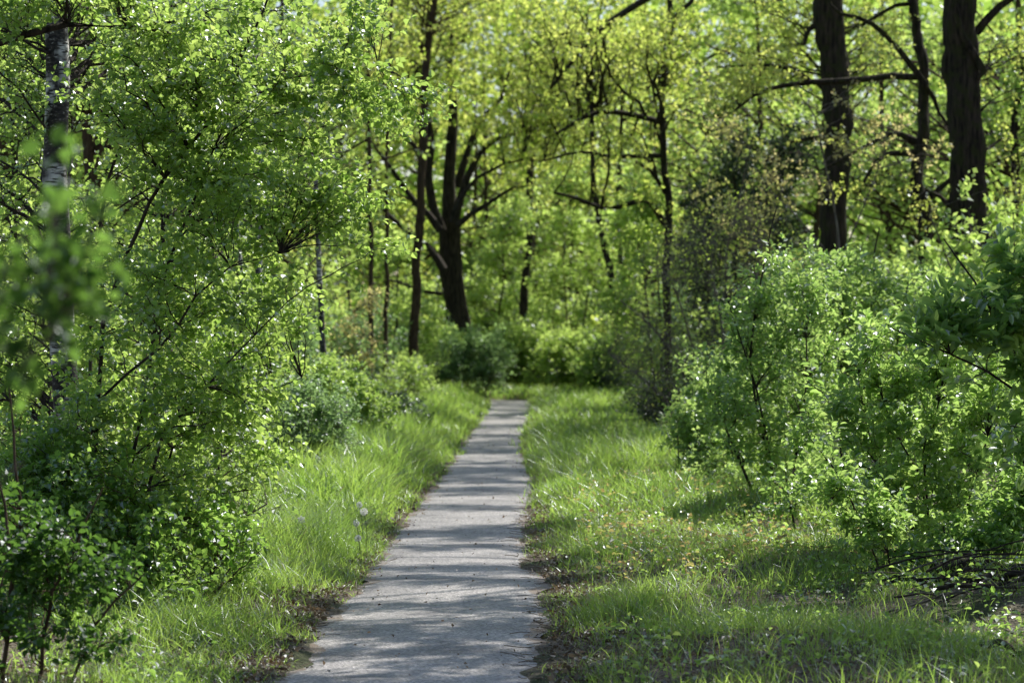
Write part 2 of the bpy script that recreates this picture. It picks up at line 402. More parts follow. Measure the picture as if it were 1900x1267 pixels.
g = Geo()
ys = np.concatenate([np.linspace(-60, 0, 8), np.arange(1, 12, 0.3), np.arange(12, 36, 0.07), np.arange(36, 84, 0.25), np.arange(84, 112, 0.8), np.linspace(114, 700, 20)])
ee = np.concatenate([[-0.2, -0.12, -0.08, -0.05, -0.03, -0.01, 0.01, 0.03, 0.06, 0.1, 0.15, 0.22], np.arange(0.3, 4, 0.12), np.arange(4, 16, 0.5), np.linspace(17, 400, 14)])
L_, R_ = path_edges(ys)
X = np.concatenate([(L_[:, None] - ee[None])[:, ::-1], R_[:, None] + ee[None]], 1)
Y = np.repeat(ys[:, None], X.shape[1], 1)
Z = gz(X, Y)
ed_ = edge_dist(X, Y)
Z = Z + (0.004 * rng.normal(size=Z.shape) + 0.004 * np.sin(Y * 5.3 + X) + 0.003 * np.sin(Y * 13.1 + 1)) * sstep(-0.15, -0.02, ed_) * (ed_ < 14)
nx = X.shape[1]; i = np.arange(nx - 1)[None]; j = np.arange(len(ys) - 1)[:, None]; o = j * nx + i
g.add(np.stack([X, Y, Z], -1).reshape(-1, 3), np.stack([o, o + 1, o + nx + 1, o + nx], -1).reshape(-1, 4))
tag(g.build('ground', soil_mat(), smooth=True), 'brown woodland soil under the grass and bushes', 'ground', kind='structure')

g = Geo()
ys = np.concatenate([np.arange(-2, 40, 0.1), np.arange(40, 84, 0.3)])
L_, R_ = path_edges(ys)
jl = 0.035 * np.sin(ys * 3.1) + 0.03 * np.sin(ys * 7.7 + 1) + rng.normal(size=len(ys)) * 0.012
jr = 0.035 * np.sin(ys * 2.6 + 2) + 0.03 * np.sin(ys * 8.9) + rng.normal(size=len(ys)) * 0.012
u = np.linspace(0, 1, 15)[None]
X = (L_ + jl)[:, None] * (1 - u) + (R_ + jr)[:, None] * u
Y = np.repeat(ys[:, None], 15, 1)
Z = 0.006 - 0.010 * (np.abs(u - 0.5) * 2) ** 4 + 0.006 * np.sin(Y * 0.8 + X * 2) + 0.006 * np.sin(Y * 2.1) 
V = np.stack([X, Y, Z], -1).reshape(-1, 3); nx = 15
i = np.arange(nx - 1)[None]; j = np.arange(len(ys) - 1)[:, None]; o = j * nx + i
f = np.stack([o, o + 1, o + nx + 1, o + nx], -1).reshape(-1, 4)
uc = (np.arange(nx - 1) + 0.5) / (nx - 1); tint = np.tile(np.clip((np.abs(uc - 0.5) * 2 - 0.55) / 0.45, 0, 1) ** 1.5, len(ys) - 1)
g.add(V, f, tint)
tag(g.build('path', asphalt_mat(), smooth=True), 'narrow grey asphalt footpath running into the wood', 'path', kind='structure')

# ------------------------------------------------------------------ grass and ground cover
def patch(x, y, s=1.0, ph=0.0):
    x = x * s; y = y * s
    return 0.5 + 0.2 * np.sin(x * 2.1 + y * 1.3 + ph) + 0.18 * np.sin(x * 4.3 - y * 2.7 + 1.3 * ph) + 0.12 * np.sin(x * 9.1 + y * 6.3 + ph * 2)

def blades(g, x, y, h, w, tint, lean=0.45, mat=0, wind=(0.0, 0.0)):
    n = len(x); z = gz(x, y) - 0.01
    az = rng.uniform(0, 2 * np.pi, n); ld = np.stack([np.cos(az), np.sin(az), np.zeros(n)], 1)
    ld[:, 0] += wind[0]; ld[:, 1] += wind[1]
    ln = (lean * rng.uniform(0.2, 1.8, n))[:, None] * h[:, None]
    az2 = rng.uniform(0, 2 * np.pi, n); sd = np.stack([np.cos(az2), np.sin(az2), np.zeros(n)], 1)
    base = np.stack([x, y, z], 1)
    rows = []
    for t, wf in ((0, 0.8), (0.35, 1.0), (0.7, 0.7), (1.0, 0.08)):
        c = base + ld * ln * t ** 2 + np.array([0, 0, 1.]) * (h[:, None] * (t - 0.25 * t ** 2 * np.clip(ln / h[:, None], 0, 1.2)))
        rows += [c - sd * w[:, None] * wf * 0.5, c + sd * w[:, None] * wf * 0.5]
    V = np.stack(rows, 1); o = np.arange(n)[:, None] * 8
    f = np.concatenate([o + np.array([0, 1, 3, 2]), o + np.array([2, 3, 5, 4]), o + np.array([4, 5, 7, 6])], 1).reshape(-1, 4)
    g.add(V, f, np.repeat(tint, 3), mat)

def verge(side, y0, y1, width, n, hfun, dfun, wbl, tuft=8, spread=0.05):
    """tufts scattered over a strip next to the path"""
    nt_ = n // tuft
    y = y0 + (y1 - y0) * rng.uniform(0, 1, nt_)
    e = rng.uniform(0.0, 1, nt_) ** 1.1 * width - 0.03
    l, r = path_edges(y)
    x = (l - e) if side < 0 else (r + e)
    keep = (rng.uniform(0, 1, nt_) < dfun(x, y, e)) & ~((x > 2.25) & (y > 15.3) & (y < 19) & (rng.uniform(0, 1, nt_) < 0.6))
    x, y, e = x[keep], y[keep], e[keep]
    th = hfun(x, y, e) * rng.uniform(0.65, 1.3, len(x)); tt = rng.uniform(0, 1, len(x))
    x = np.repeat(x, tuft) + rng.normal(size=len(x) * tuft) * spread
    y = np.repeat(y, tuft) + rng.normal(size=len(y) * tuft) * spread
    h = np.repeat(th, tuft) * rng.uniform(0.5, 1.15, len(x))
    tint = np.clip(0.4 * np.repeat(tt, tuft) + 0.35 * rng.uniform(0, 1, len(x)) + 0.35 * (patch(x, y, 0.5, 4) - 0.2), 0, 1)
    return x, y, h, np.full(len(x), wbl) * rng.uniform(0.6, 1.3, len(x)), tint

def build_grass(name, label, cat, sets, straw=0.04):
    g = Geo()
    for (x, y, h, w, t, lean) in sets:
        s = rng.uniform(0, 1, len(x)) < straw
        blades(g, x[~s], y[~s], h[~s], w[~s], t[~s], lean, 0)
        blades(g, x[s], y[s], h[s] * 0.9, w[s], t[s], lean * 1.6, 1)
    o = g.build(name, [M['grass'], M['straw']])
    return tag(o, label, cat, kind='stuff')

# left verge: lush and tall, thin and short right at the front by the bend
hl = lambda x, y, e: (0.07 + 0.24 * sstep(0.0, 0.45, e)) * (0.65 + 0.35 * sstep(17, 21, y)) * (0.55 + 0.9 * patch(x, y, 0.8, 1))
dl = lambda x, y, e: (1 - 0.9 * sstep(0.8, 1.3, e) * (1 - sstep(18.5, 20.5, y))) * np.clip(0.30 + 0.65 * sstep(16.5, 20, y) + 0.6 * (patch(x, y, 0.9) - 0.4), 0, 1) * (0.7 + 0.3 * sstep(-0.02, 0.2, e))
A = verge(-1, 12, 24, 2.2, 72000, hl, dl, 0.0048)
B = verge(-1, 24, 40, 2.4, 52000, lambda x, y, e: hl(x, y, e) * 1.1, lambda x, y, e: 0.3 + 0.7 * sstep(0, 0.3, e), 0.009)
C_ = verge(-1, 40, 84, 3.2, 60000, lambda x, y, e: 0.10 + 0.2 * sstep(0, 0.5, e), lambda x, y, e: 0.4 + 0.6 * sstep(0, 0.3, e), 0.016, spread=0.1)
build_grass('verge_grass', 'tall lush bright green grass along the left edge of the path', 'grass',
            [(*A, 0.75), (*B, 0.65), (*C_, 0.5)], 0.07)
hr = lambda x, y, e: (0.05 + 0.12 * sstep(0.0, 0.5, e) + 0.14 * sstep(24, 33, y)) * (0.5 + 1.0 * patch(x, y, 0.8, 3))
dr = lambda x, y, e: np.clip(1.9 * (patch(x, y, 1.1, 2) - 0.40) + 0.6 * sstep(21, 30, y), 0.16, 1) * (0.65 + 0.35 * sstep(-0.02, 0.2, e))
A = verge(1, 12, 24, 3.6, 125000, hr, dr, 0.0042)
B = verge(1, 24, 40, 3.0, 75000, hr, lambda x, y, e: 0.25 + 0.75 * sstep(0, 0.3, e), 0.009)
C_ = verge(1, 40, 84, 4.0, 80000, lambda x, y, e: 0.12 + 0.2 * sstep(0, 0.5, e), lambda x, y, e: 0.4 + 0.6 * sstep(0, 0.3, e), 0.016, spread=0.1)
build_grass('patchy_grass', 'shorter patchy grass with dry stalks along the right edge of the path', 'grass',
            [(*A, 0.65), (*B, 0.6), (*C_, 0.5)], 0.14)
x_, y_, h_, w_, t_ = verge(1, 12, 30, 3.4, 26000, lambda x, y, e: 0.05 + 0.07 * patch(x, y, 2, 1), lambda x, y, e: np.clip(2.2 * (patch(x, y, 1.3, 8) - 0.45), 0.03, 1), 0.004, spread=0.09)
x2, y2, h2, w2, t2 = verge(-1, 12, 30, 2.6, 16000, lambda x, y, e: 0.05 + 0.07 * patch(x, y, 2, 1), lambda x, y, e: np.clip(2.2 * (patch(x, y, 1.3, 5) - 0.5), 0.03, 1), 0.004, spread=0.09)
g = Geo(); blades(g, np.concatenate([x_, x2]), np.concatenate([y_, y2]), np.concatenate([h_, h2]), np.concatenate([w_, w2]), np.concatenate([t_, t2]), 1.8, 0)
tag(g.build('dry_grass', M['straw']), 'flattened pale dead grass matted between the green tufts', 'dry grass', kind='stuff')
# grass on the bend behind the path end
x = rng.uniform(-3, 7, 14000); y = rng.uniform(80, 90, 14000)
k = edge_dist(x, y) > 0.1
build_grass('clearing_grass', 'sunlit grass at the far bend where the path disappears', 'grass',
            [(x[k], y[k], rng.uniform(0.15, 0.45, k.sum()), rng.uniform(0.012, 0.022, k.sum()), rng.uniform(0.4, 1, k.sum()), 0.5)], 0.06)

def scatter_flat(g, x, y, s, tint, mat=0, lift=0.012, tilt=0.5, zf=None, full=True):
    n = len(x); z = (gz(x, y) if zf is None else zf) + lift * rng.uniform(0.3, 2.0, n)
    N = nrm(np.array([0, 0, 1.]) + rng.normal(size=(n, 3)) * tilt)
    d = nrm(np.cross(N, randdir(n)))
    g.leaves(np.stack([x, y, z], 1), d, N, s, s * 0.6, tint, full, mat, droop=-0.3)

# dead leaves
g = Geo()
n = 60000; y = 12 + 24 * rng.uniform(0, 1, n) ** 1.3; l, r = path_edges(y)
e = 0.05 + rng.exponential(1.1, n); sdv = rng.uniform(0, 1, n) < 0.62
x = np.where(sdv, r + e * 1.2 - 0.06, l - e * 0.7 + 0.06)
keep = (patch(x, y, 1.4, 5) > 0.30)
scatter_flat(g, x[keep], y[keep], 0.010 + 0.034 * rng.uniform(0, 1, keep.sum()) ** 2, rng.uniform(0, 1, keep.sum()))
n = 2600; y = rng.uniform(12, 60, n); l, r = path_edges(y); s_ = rng.uniform(0, 1, n) < 0.5
e = rng.exponential(0.09, n) * (0.3 + 1.4 * patch(y * 0, y, 1.7, 2)) - 0.08
x = np.where(s_, r - e, l + e)
scatter_flat(g, x, y, rng.uniform(0.008, 0.024, n), rng.uniform(0, 1, n), zf=0.010, tilt=0.25)
n = 350; y = rng.uniform(12, 50, n); l, r = path_edges(y); x = l + (r - l) * rng.uniform(0, 1, n)
scatter_flat(g, x, y, rng.uniform(0.01, 0.03, n), rng.uniform(0, 1, n), zf=0.018)
# little twigs and straws among the litter
n = 2600; y = 12.5 + 16 * rng.uniform(0, 1, n); l, r = path_edges(y); s_ = rng.uniform(0, 1, n) < 0.7
e = rng.exponential(1.0, n) - 0.12; x = np.where(s_, r + e, l - e)
zz = np.maximum(gz(x, y), 0.006) + 0.008; az = rng.uniform(0, 6.28, n); ln = rng.uniform(0.03, 0.16, n)
dv = np.stack([np.cos(az) * ln, np.sin(az) * ln, rng.uniform(-0.005, 0.02, n)], 1); p0 = np.stack([x, y, zz], 1)
g.tubes(np.stack([p0, p0 + dv * 0.5 + rng.normal(size=(n, 3)) * 0.004, p0 + dv], 1), np.full((n, 3), 0.0018) * rng.uniform(0.5, 1.6, (n, 1)), 3, 0)
tag(g.build('leaf_litter', M['litter']), 'brown dead leaves lying between the grass and along the path edges', 'dead leaves', kind='stuff')

# low leafy ground cover
def rosettes(g, x, y, h, s, nl, tshift=0.0, mat=0, full=True):
    n = len(x); z = gz(x, y)
    p = np.stack([x, y, z], 1)
    p = np.repeat(p, nl, 0); hh = np.repeat(h, nl); m = len(p)
    off = rng.normal(size=(m, 3)) * np.array([0.05, 0.05, 0]); off[:, 2] = hh * rng.uniform(0.15, 1, m)
    d = randdir(m); d[:, 2] = np.abs(d[:, 2]) * 0.5 - 0.1
    N = nrm(np.array([0, 0, 1.]) + rng.normal(size=(m, 3)) * 0.5)
    ss = np.repeat(s, nl) * rng.uniform(0.6, 1.3, m)
    g.leaves(p + off, d, N, ss, ss * 0.6, np.clip(rng.uniform(0, 1, m) + tshift, 0, 1), full, mat)
g = Geo()
n = 2600; y = 12.5 + 20 * rng.uniform(0, 1, n); l, r = path_edges(y)
x = r + 0.25 + 3.3 * rng.uniform(0, 1, n) ** 0.9
k = patch(x, y, 0.7, 7) > 0.47
rosettes(g, x[k], y[k], rng.uniform(0.03, 0.16, k.sum()), rng.uniform(0.02, 0.045, k.sum()), 7, -0.1)
n = 1500; y = 12.5 + 18 * rng.uniform(0, 1, n); l, r = path_edges(y)
x = l - 0.35 - 2.6 * rng.uniform(0, 1, n)
rosettes(g, x, y, rng.uniform(0.03, 0.15, n), rng.uniform(0.02, 0.045, n), 7, -0.2)
tag(g.build('ground_cover', M['leaf_mid']), 'small green leafy weeds carpeting the soil between the grass', 'ground cover', kind='stuff')
g = Geo()
n = 900; y = rng.uniform(18.5, 34, n); l, r = path_edges(y); x = r + 0.35 + 1.9 * rng.uniform(0, 1, n)
k = (patch(x, y, 0.6, 3.4) > 0.44)
rosettes(g, x[k], y[k], rng.uniform(0.08, 0.24, k.sum()), rng.uniform(0.025, 0.05, k.sum()), 6, 0.0)
tag(g.build('yellowing_weeds', M['orange']), 'yellow and orange young bramble leaves dotted through the right verge', 'weeds', kind='stuff')
# shaded cover under the bushes
g = Geo()
n = 16000; sd_ = rng.uniform(0, 1, n) < 0.5; y = 14 + 76 * rng.uniform(0, 1, n); l, r = path_edges(np.minimum(y, 77))
x = np.where(sd_, r + 2.2 + 6 * rng.uniform(0, 1, n), l - 1.8 - 6 * rng.uniform(0, 1, n))
k = y < 32
rosettes(g, x[k], y[k], rng.uniform(0.06, 0.28, k.sum()), 0.038 + 0 * y[k], 7, -0.25)
k = ~k
rosettes(g, x[k], y[k], rng.uniform(0.1, 0.4, k.sum()), 0.05 + y[k] * 0.001, 6, -0.2, full=False)
tag(g.build('undergrowth', M['leaf_mid']), 'dim green undergrowth covering the soil beneath the bushes', 'undergrowth', kind='stuff')

# ------------------------------------------------------------------ woody plants
def plant(name, label, cat, stems, blobs=None, nb=60, bark='bark_brown', leaf='leaf_mid', twigs=6, twigL=0.35, nl=10, leafL=0.045,
          ratio=0.68, full=True, group=None, K=8, arch=0.12, rfac=0.011, zpen=1.2, sub=0, subL=0.6, base=None, stem_name='trunk',
          crown='crown', S=8, stemrough=0.05, wob=0.02, nj=0.6, clump=0, tshift=0.0, minleafz=None, up=0.1, twigmat=None, bare=0,
          skel_from=0.15, hang=0.15, shoots=0, tr=(0.35, 1.0), step=0.25):
    if base is None:
        b0 = np.array(stems[0][0][0], float); base = np.array([b0[0], b0[1], float(gz(b0[0], b0[1]))])
    root = empty(name, base, label, cat, group)
    sp = []; sr = []
    tg_ = None
    for si, st in enumerate(stems):
        pts, rads = st[0], st[1]
        own = len(st) > 2 and st[2] or stem_name
        P, R = spline(pts, rads, step, wob)
        if own == 'limb' and tg_ is not None:
            tg_.tubes(P, R, S, 0, stemrough)
        else:
            if tg_ is not None: tg_.build(tn, M[bark], root, base, True)
            tg_ = Geo(); tn = own; tg_.tubes(P, R, S, 0, stemrough)
        k0 = int(P.shape[1] * (skel_from if own != 'limb' else 0.1))
        sp.append(P[0, k0:]); sr.append(R[0, k0:])
    tg_.build(tn, M[bark], root, base, True)
    sp = np.concatenate(sp); sr = np.concatenate(sr)
    if blobs is None: return root
    g = Geo()
    T = blob_points(blobs, nb)
    T = T[T[:, 2] > 0.1]
    B, BR = connect(sp, sr, T, K=K, arch=arch, rfac=rfac, zpen=zpen)
    g.tubes(B, BR, 4, 0)
    src, srcR = B, BR
    if shoots:
        T2 = blob_points(blobs, shoots); T2 = T2[T2[:, 2] > 0.3]
        T2[:, 2] += rng.uniform(0.0, 0.05, len(T2)) * T2[:, 1] / 6
        sh, shR = connect(sp, sr, T2, K=8, arch=0.02, rfac=0.007, zpen=2.2, rmin=0.003)
        g.tubes(sh, shR, 3, 0)
        st_, stR_ = children(sh, shR, 5, (0.35, 0.95), twigL * 0.7, 0.4, 40, up=0.3, K=4, rscale=0.6, rmin=0.0012)
        g.tubes(st_, stR_, 3, 0)
        twig_leaves(g, sh, nl * 2, leafL * 1.1, ratio, full, trange=(0.4, 1.0), nj=nj, tshift=tshift + 0.1, hang=0.1)
        twig_leaves(g, st_, nl, leafL, ratio, full, nj=nj, tshift=tshift + 0.1, hang=0.1)
    if sub:
        s2, s2R = children(B, BR, sub, (0.3, 0.95), subL, 0.4, 45, up=up, K=5, rscale=0.6, rmin=0.002)
        g.tubes(s2, s2R, 3, 0)
        t1, t1R = children(s2, s2R, twigs, (0.2, 1.0), twigL, 0.4, 42, up=up, K=4, rscale=0.6, rmin=0.0012)
        t2, t2R = children(B, BR, max(2, twigs // 2), tr, twigL, 0.4, 45, up=up, K=4, rscale=0.5, rmin=0.0012)
        tw = np.concatenate([t1, t2]); twR = np.concatenate([t1R, t2R])
    else:
        tw, twR = children(B, BR, twigs, tr, twigL, 0.4, 45, up=up, K=4, rscale=0.6, rmin=0.0012)
    g.tubes(tw, twR, 3, 0)
    if bare: 
        lv = tw[rng.uniform(0, 1, len(tw)) > bare]
    else: lv = tw
    twig_leaves(g, lv, nl, leafL, ratio, full, nj=nj, clump=clump, tshift=tshift, hang=hang)
    g.build(crown, [M[twigmat or bark], M[leaf]], root, base, False)
    return root

def pxblobs(lst):
    out = []
    for (px, py, d, rx, ry, rd) in lst:
        c = Q(px, py, d); rr = (rx / F * d, rd, ry / F * d)
        out.append((c, rr, rr[0] * rr[2] * rd ** 0.5))
    return out
def pxs(pts, d):
    """pts of (px,py[,d]) -> world points"""
    return [Q(p[0], p[1], p[2] if len(p) > 2 else d) for p in pts]
def wpx(w, d): return w / F * d / 2     # width in photo pixels -> radius

exec_sections = []
# ================= LEFT SIDE
# big birch
D = 20.0
plant('birch_tree', 'large birch with black and white peeling bark at the left edge of the photo', 'tree',
      [(pxs([(158, 1062), (143, 900), (128, 760), (116, 600), (108, 450), (103, 300), (105, 150), (102, 0), (100, -160), (104, -420), (108, -800)], D),
        [wpx(56, D), wpx(50, D), wpx(48, D), wpx(47, D), wpx(46, D), wpx(45, D), wpx(44, D), wpx(42, D), wpx(38, D), wpx(32, D), wpx(18, D)])],
      pxblobs([(60, 60, 20.5, 190, 190, 1.6), (200, -180, 20.5, 250, 150, 1.5), (30, 330, 21, 160, 180, 1.4), (40, 640, 21.5, 130, 160, 1.2), (230, 20, 21.5, 160, 130, 1.2)]),
      nb=150, bark='bark_birch', leaf='leaf_birch', twigmat='bark_dark', twigs=7, twigL=0.34, nl=9, leafL=0.042, ratio=0.78, S=14, stemrough=0.03, wob=0.008, arch=0.1)

# in-focus many-stemmed birch scrub
D = 17.0
stems = [
 (pxs([(168, 1135), (178, 900), (184, 720), (190, 606), (221, 518), (254, 448), (277, 380), (313, 320), (369, 250), (398, 212), (435, 140), (479, 63), (515, -30), (560, -200)], D),
  [wpx(v * 0.62, D) for v in (15, 14, 14, 14, 13, 13, 12, 12, 11, 10, 9, 8, 6, 3)], 'stem'),
 (pxs([(398, 212), (479, 177), (553, 144), (627, 136), (700, 120)], D), [wpx(v * 0.62, D) for v in (6, 5.5, 5, 4, 2)], 'limb'),
 (pxs([(210, 1132), (240, 900, 16.7), (275, 700), (291, 558), (321, 459), (345, 400), (385, 290), (430, 200), (450, 80)], D),
  [wpx(v * 0.62, D) for v in (12, 11, 11, 10, 10, 9, 8, 6, 3)], 'stem'),
 (pxs([(180, 1130), (185, 900), (180, 780), (199, 724), (273, 662), (324, 614), (350, 560), (420, 500), (520, 470)], 16.6),
  [wpx(v * 0.62, D) for v in (12, 10, 9, 9, 9, 8, 7, 5, 3)], 'stem'),
 (pxs([(235, 1135), (287, 842), (320, 780), (392, 700), (460, 640), (540, 560)], 16.4), [wpx(v * 0.62, D) for v in (11, 9, 8, 6, 5, 3)], 'stem'),
 (pxs([(265, 1140), (300, 870), (380, 790), (470, 740), (560, 700)], 17.4), [wpx(v * 0.62, D) for v in (10, 8, 6, 5, 3)], 'stem'),
 (pxs([(190, 1130), (170, 800, 17.8), (175, 520, 18), (210, 300, 18), (300, 150, 18), (380, -50, 18)], D), [wpx(v * 0.62, D) for v in (14, 12, 11, 9, 7, 4)], 'stem'),
]
plant('birch_scrub', 'many-stemmed young birch with leaning dark stems in sharp focus left of the path', 'shrub',
      stems, pxblobs([(300, 120, 17.2, 190, 190, 1.3), (520, 150, 17, 170, 120, 1.0), (690, 190, 17, 110, 70, 0.6), (780, 215, 17, 60, 40, 0.3), (450, 350, 17, 190, 130, 1.2),
                      (610, 330, 17, 90, 80, 0.7), (700, 360, 17, 45, 55, 0.3), (330, 560, 17, 190, 130, 1.2), (520, 520, 17, 110, 90, 0.8), (250, 760, 17, 170, 130, 1.2),
                      (440, 700, 17, 120, 110, 0.9), (490, 840, 17.3, 60, 60, 0.5), (330, 890, 17, 160, 80, 1.0), (730, 480, 17, 50, 35, 0.2), (640, 40, 17.2, 110, 70, 0.6), (260, 1010, 16.8, 190, 70, 0.7), (440, 940, 17, 60, 50, 0.4)]),
      nb=400, tshift=0.06, bark='bark_dark', leaf='leaf_birch', twigmat='bark_dark', twigs=8, twigL=0.22, nl=9, leafL=0.041, ratio=0.80, nj=0.55, wob=0.012,
      stem_name='stem', S=7, rfac=0.009, tr=(0.3, 1.0), zpen=0.8)

plant('young_tree', 'dark bough reaching across the top of the large birch from beyond the left frame edge', 'tree',
      [([(-3.05, 15, -0.05), (-3.0, 15, 1.5), (-2.95, 15, 3.0), (-3.1, 15, 4.6)], [0.06, 0.05, 0.04, 0.015]),
       ([(-2.97, 15, 2.6)] + pxs([(0, 78), (60, 62), (130, 48), (240, 50), (330, 58), (390, 42)], 15), [0.03, 0.024, 0.02, 0.017, 0.013, 0.008, 0.003], 'limb'),
       (pxs([(290, 54), (360, 30), (430, 28)], 15), [0.008, 0.005, 0.002], 'limb')],
      pxblobs([(330, 60, 15, 90, 50, 0.4), (150, -40, 15, 150, 60, 0.6), (30, 20, 15, 70, 50, 0.4)]),
      nb=60, bark='bark_dark', leaf='leaf_birch', twigs=6, twigL=0.2, nl=8, leafL=0.036, ratio=0.8)
# foreground blurred branch hanging in from the left
D = 5.2
plant('overhanging_shrub', 'large soft blurred leaves of a near shrub hanging in from the left frame edge', 'shrub',
      [([(-1.75, 5.3, 0), (-1.65, 5.25, 0.7), (-1.4, 5.2, 1.4), (-1.15, 5.2, 1.75)], [0.02, 0.017, 0.013, 0.008]),
       ([(-1.4, 5.2, 1.4), (-1.1, 5.2, 1.55), (-0.85, 5.2, 1.6)], [0.008, 0.005, 0.002], 'limb'),
       ([(-1.65, 5.25, 0.7), (-1.2, 5.2, 1.1), (-0.9, 5.15, 1.35)], [0.01, 0.006, 0.003], 'limb')],
      [(np.array([-0.88, 5.2, 1.87]), (0.16, 0.25, 0.09), 1.3), (np.array([-0.74, 5.2, 1.83]), (0.08, 0.12, 0.05), 0.6), (np.array([-0.92, 5.2, 1.70]), (0.10, 0.25, 0.12), 1.0), (np.array([-0.87, 5.2, 1.54]), (0.07, 0.2, 0.08), 0.5),
       (np.array([-0.87, 5.2, 1.68]), (0.11, 0.15, 0.08), 0.7)],
      nb=19, bark='bark_grey', leaf='leaf_fore', twigs=4, twigL=0.09, nl=5, leafL=0.036, ratio=0.75, stem_name='stem', tshift=0.1)

# low bush at the bottom left
D = 12.6
plant('bramble_bush', 'low soft-focus bush with broad leaves in the bottom left corner', 'bush',
      [(pxs([(60, 1300), (90, 1130), (140, 1000), (200, 900)], D), [0.010, 0.008, 0.006, 0.003], 'stem'),
       (pxs([(0, 1300), (20, 1050), (-20, 850)], D), [0.012, 0.009, 0.004], 'stem'),
       (pxs([(120, 1300), (190, 1150), (260, 1060)], D), [0.008, 0.006, 0.003], 'stem'),
       (pxs([(-60, 1300), (0, 1100), (40, 930), (20, 700)], 13.5), [0.014, 0.011, 0.008, 0.004], 'stem')],
      pxblobs([(60, 1050, 12.6, 130, 90, 0.5), (190, 1060, 12.6, 80, 60, 0.35), (0, 960, 13.2, 90, 80, 0.5), (230, 1150, 12.4, 45, 60, 0.25), (30, 1150, 12.4, 90, 60, 0.4), (120, 1190, 12.4, 90, 40, 0.3)]),
      nb=85, bark='bark_brown', leaf='leaf_fore', twigs=6, twigL=0.13, nl=5, leafL=0.040, ratio=0.72, stem_name='stem', tshift=-0.2, step=0.1)

plant('bramble_bush', 'dim bramble thicket around the foot of the large birch', 'bush',
      [(pxs([(60, 1120), (80, 1000), (120, 900)], 16.5), [0.010, 0.008, 0.004], 'stem'), (pxs([(250, 1130), (270, 1030), (330, 960)], 16.5), [0.010, 0.008, 0.004], 'stem'),
       (pxs([(380, 1120), (400, 1040), (460, 980)], 16.8), [0.010, 0.008, 0.004], 'stem')],
      pxblobs([(80, 1000, 16, 130, 100, 0.8), (250, 1010, 16, 120, 70, 0.7), (400, 980, 16.6, 90, 60, 0.6), (60, 860, 16.4, 120, 100, 0.8), (330, 1070, 15.8, 130, 40, 0.4), (200, 1100, 15.4, 130, 60, 0.5), (450, 1010, 17.4, 60, 45, 0.5), (160, 930, 16, 120, 80, 0.7)]),
      nb=300, bark='bark_brown', leaf='leaf_mid', twigs=6, twigL=0.18, nl=7, leafL=0.042, ratio=0.7, stem_name='stem', tshift=-0.35, step=0.1)
# slim birches seen through the scrub
def slim(label, pxp, d, w, blobs, nb=30, bark='bark_birch', leaf='leaf_birch', **kw):
    pts = pxs(pxp, d); n = len(pts)
    rads = [wpx(w, d) * (1 - 0.55 * i / (n - 1)) for i in range(n)]
    kw.setdefault('group', None)
    return plant('birch_tree' if bark == 'bark_birch' else 'young_tree', label, 'tree', [(pts, rads)], pxblobs(blobs), nb=nb, bark=bark, leaf=leaf, twigmat='bark_grey' if bark == 'bark_birch' else 'bark_dark', S=8, wob=0.01, **kw)
slim('slim pale birch trunk standing clear behind the leafy scrub', [(492, 900), (488, 700), (484, 560), (480, 440), (478, 250), (470, 0)], 31, 17,
     [(470, 60, 31, 140, 160, 1.5), (430, 330, 31.5, 130, 110, 1.2)], 60, twigs=6, twigL=0.4, nl=8, leafL=0.055)
slim('slim birch trunk in shade just left of the pale one', [(440, 900), (448, 760), (446, 560), (440, 400), (436, 200), (430, -50)], 33, 13,
     [(400, 150, 33, 150, 160, 1.5), (380, 480, 33, 120, 110, 1.2)], 60, twigs=6, twigL=0.4, nl=8, leafL=0.055)
slim('grey dead-looking birch with many bare side twigs left of the clearing', [(598, 850), (600, 700), (596, 600), (590, 440), (584, 300), (575, 100)], 38, 14,
     [(590, 480, 38, 90, 140, 0.8), (560, 280, 38, 120, 120, 1.0)], 80, twigs=7, twigL=0.45, nl=3, leafL=0.05, bare=0.75, arch=-0.05)
slim('thin dark trunk deep in the scrub behind the large birch', [(295, 1000), (290, 760), (300, 500), (310, 250), (320, 0)], 24, 14,
     [(300, 200, 24.5, 180, 220, 1.4), (200, 520, 24.5, 150, 180, 1.4), (300, 780, 24, 160, 110, 1.2)], 130, bark='bark_dark', twigs=5, twigL=0.34, nl=8, leafL=0.046)
slim('twin-height dark sapling behind the leaning scrub stems', [(400, 940), (405, 760), (400, 520), (380, 300), (360, 60)], 27, 11,
     [(380, 300, 27.5, 160, 180, 1.4), (420, 620, 27, 120, 150, 1.2), (470, 760, 28, 90, 100, 1)], 110, bark='bark_dark', twigs=5, twigL=0.34, nl=8, leafL=0.048)
slim('young tree filling the gap beyond the left scrub with bright leaves', [(60, 960), (50, 700), (30, 400), (20, 100), (10, -100)], 27, 16,
     [(40, 150, 27, 190, 220, 1.8), (10, 560, 27, 190, 180, 1.8), (120, 800, 27, 160, 130, 1.5)], 130, bark='bark_dark', twigs=7, twigL=0.4, nl=8, leafL=0.055)

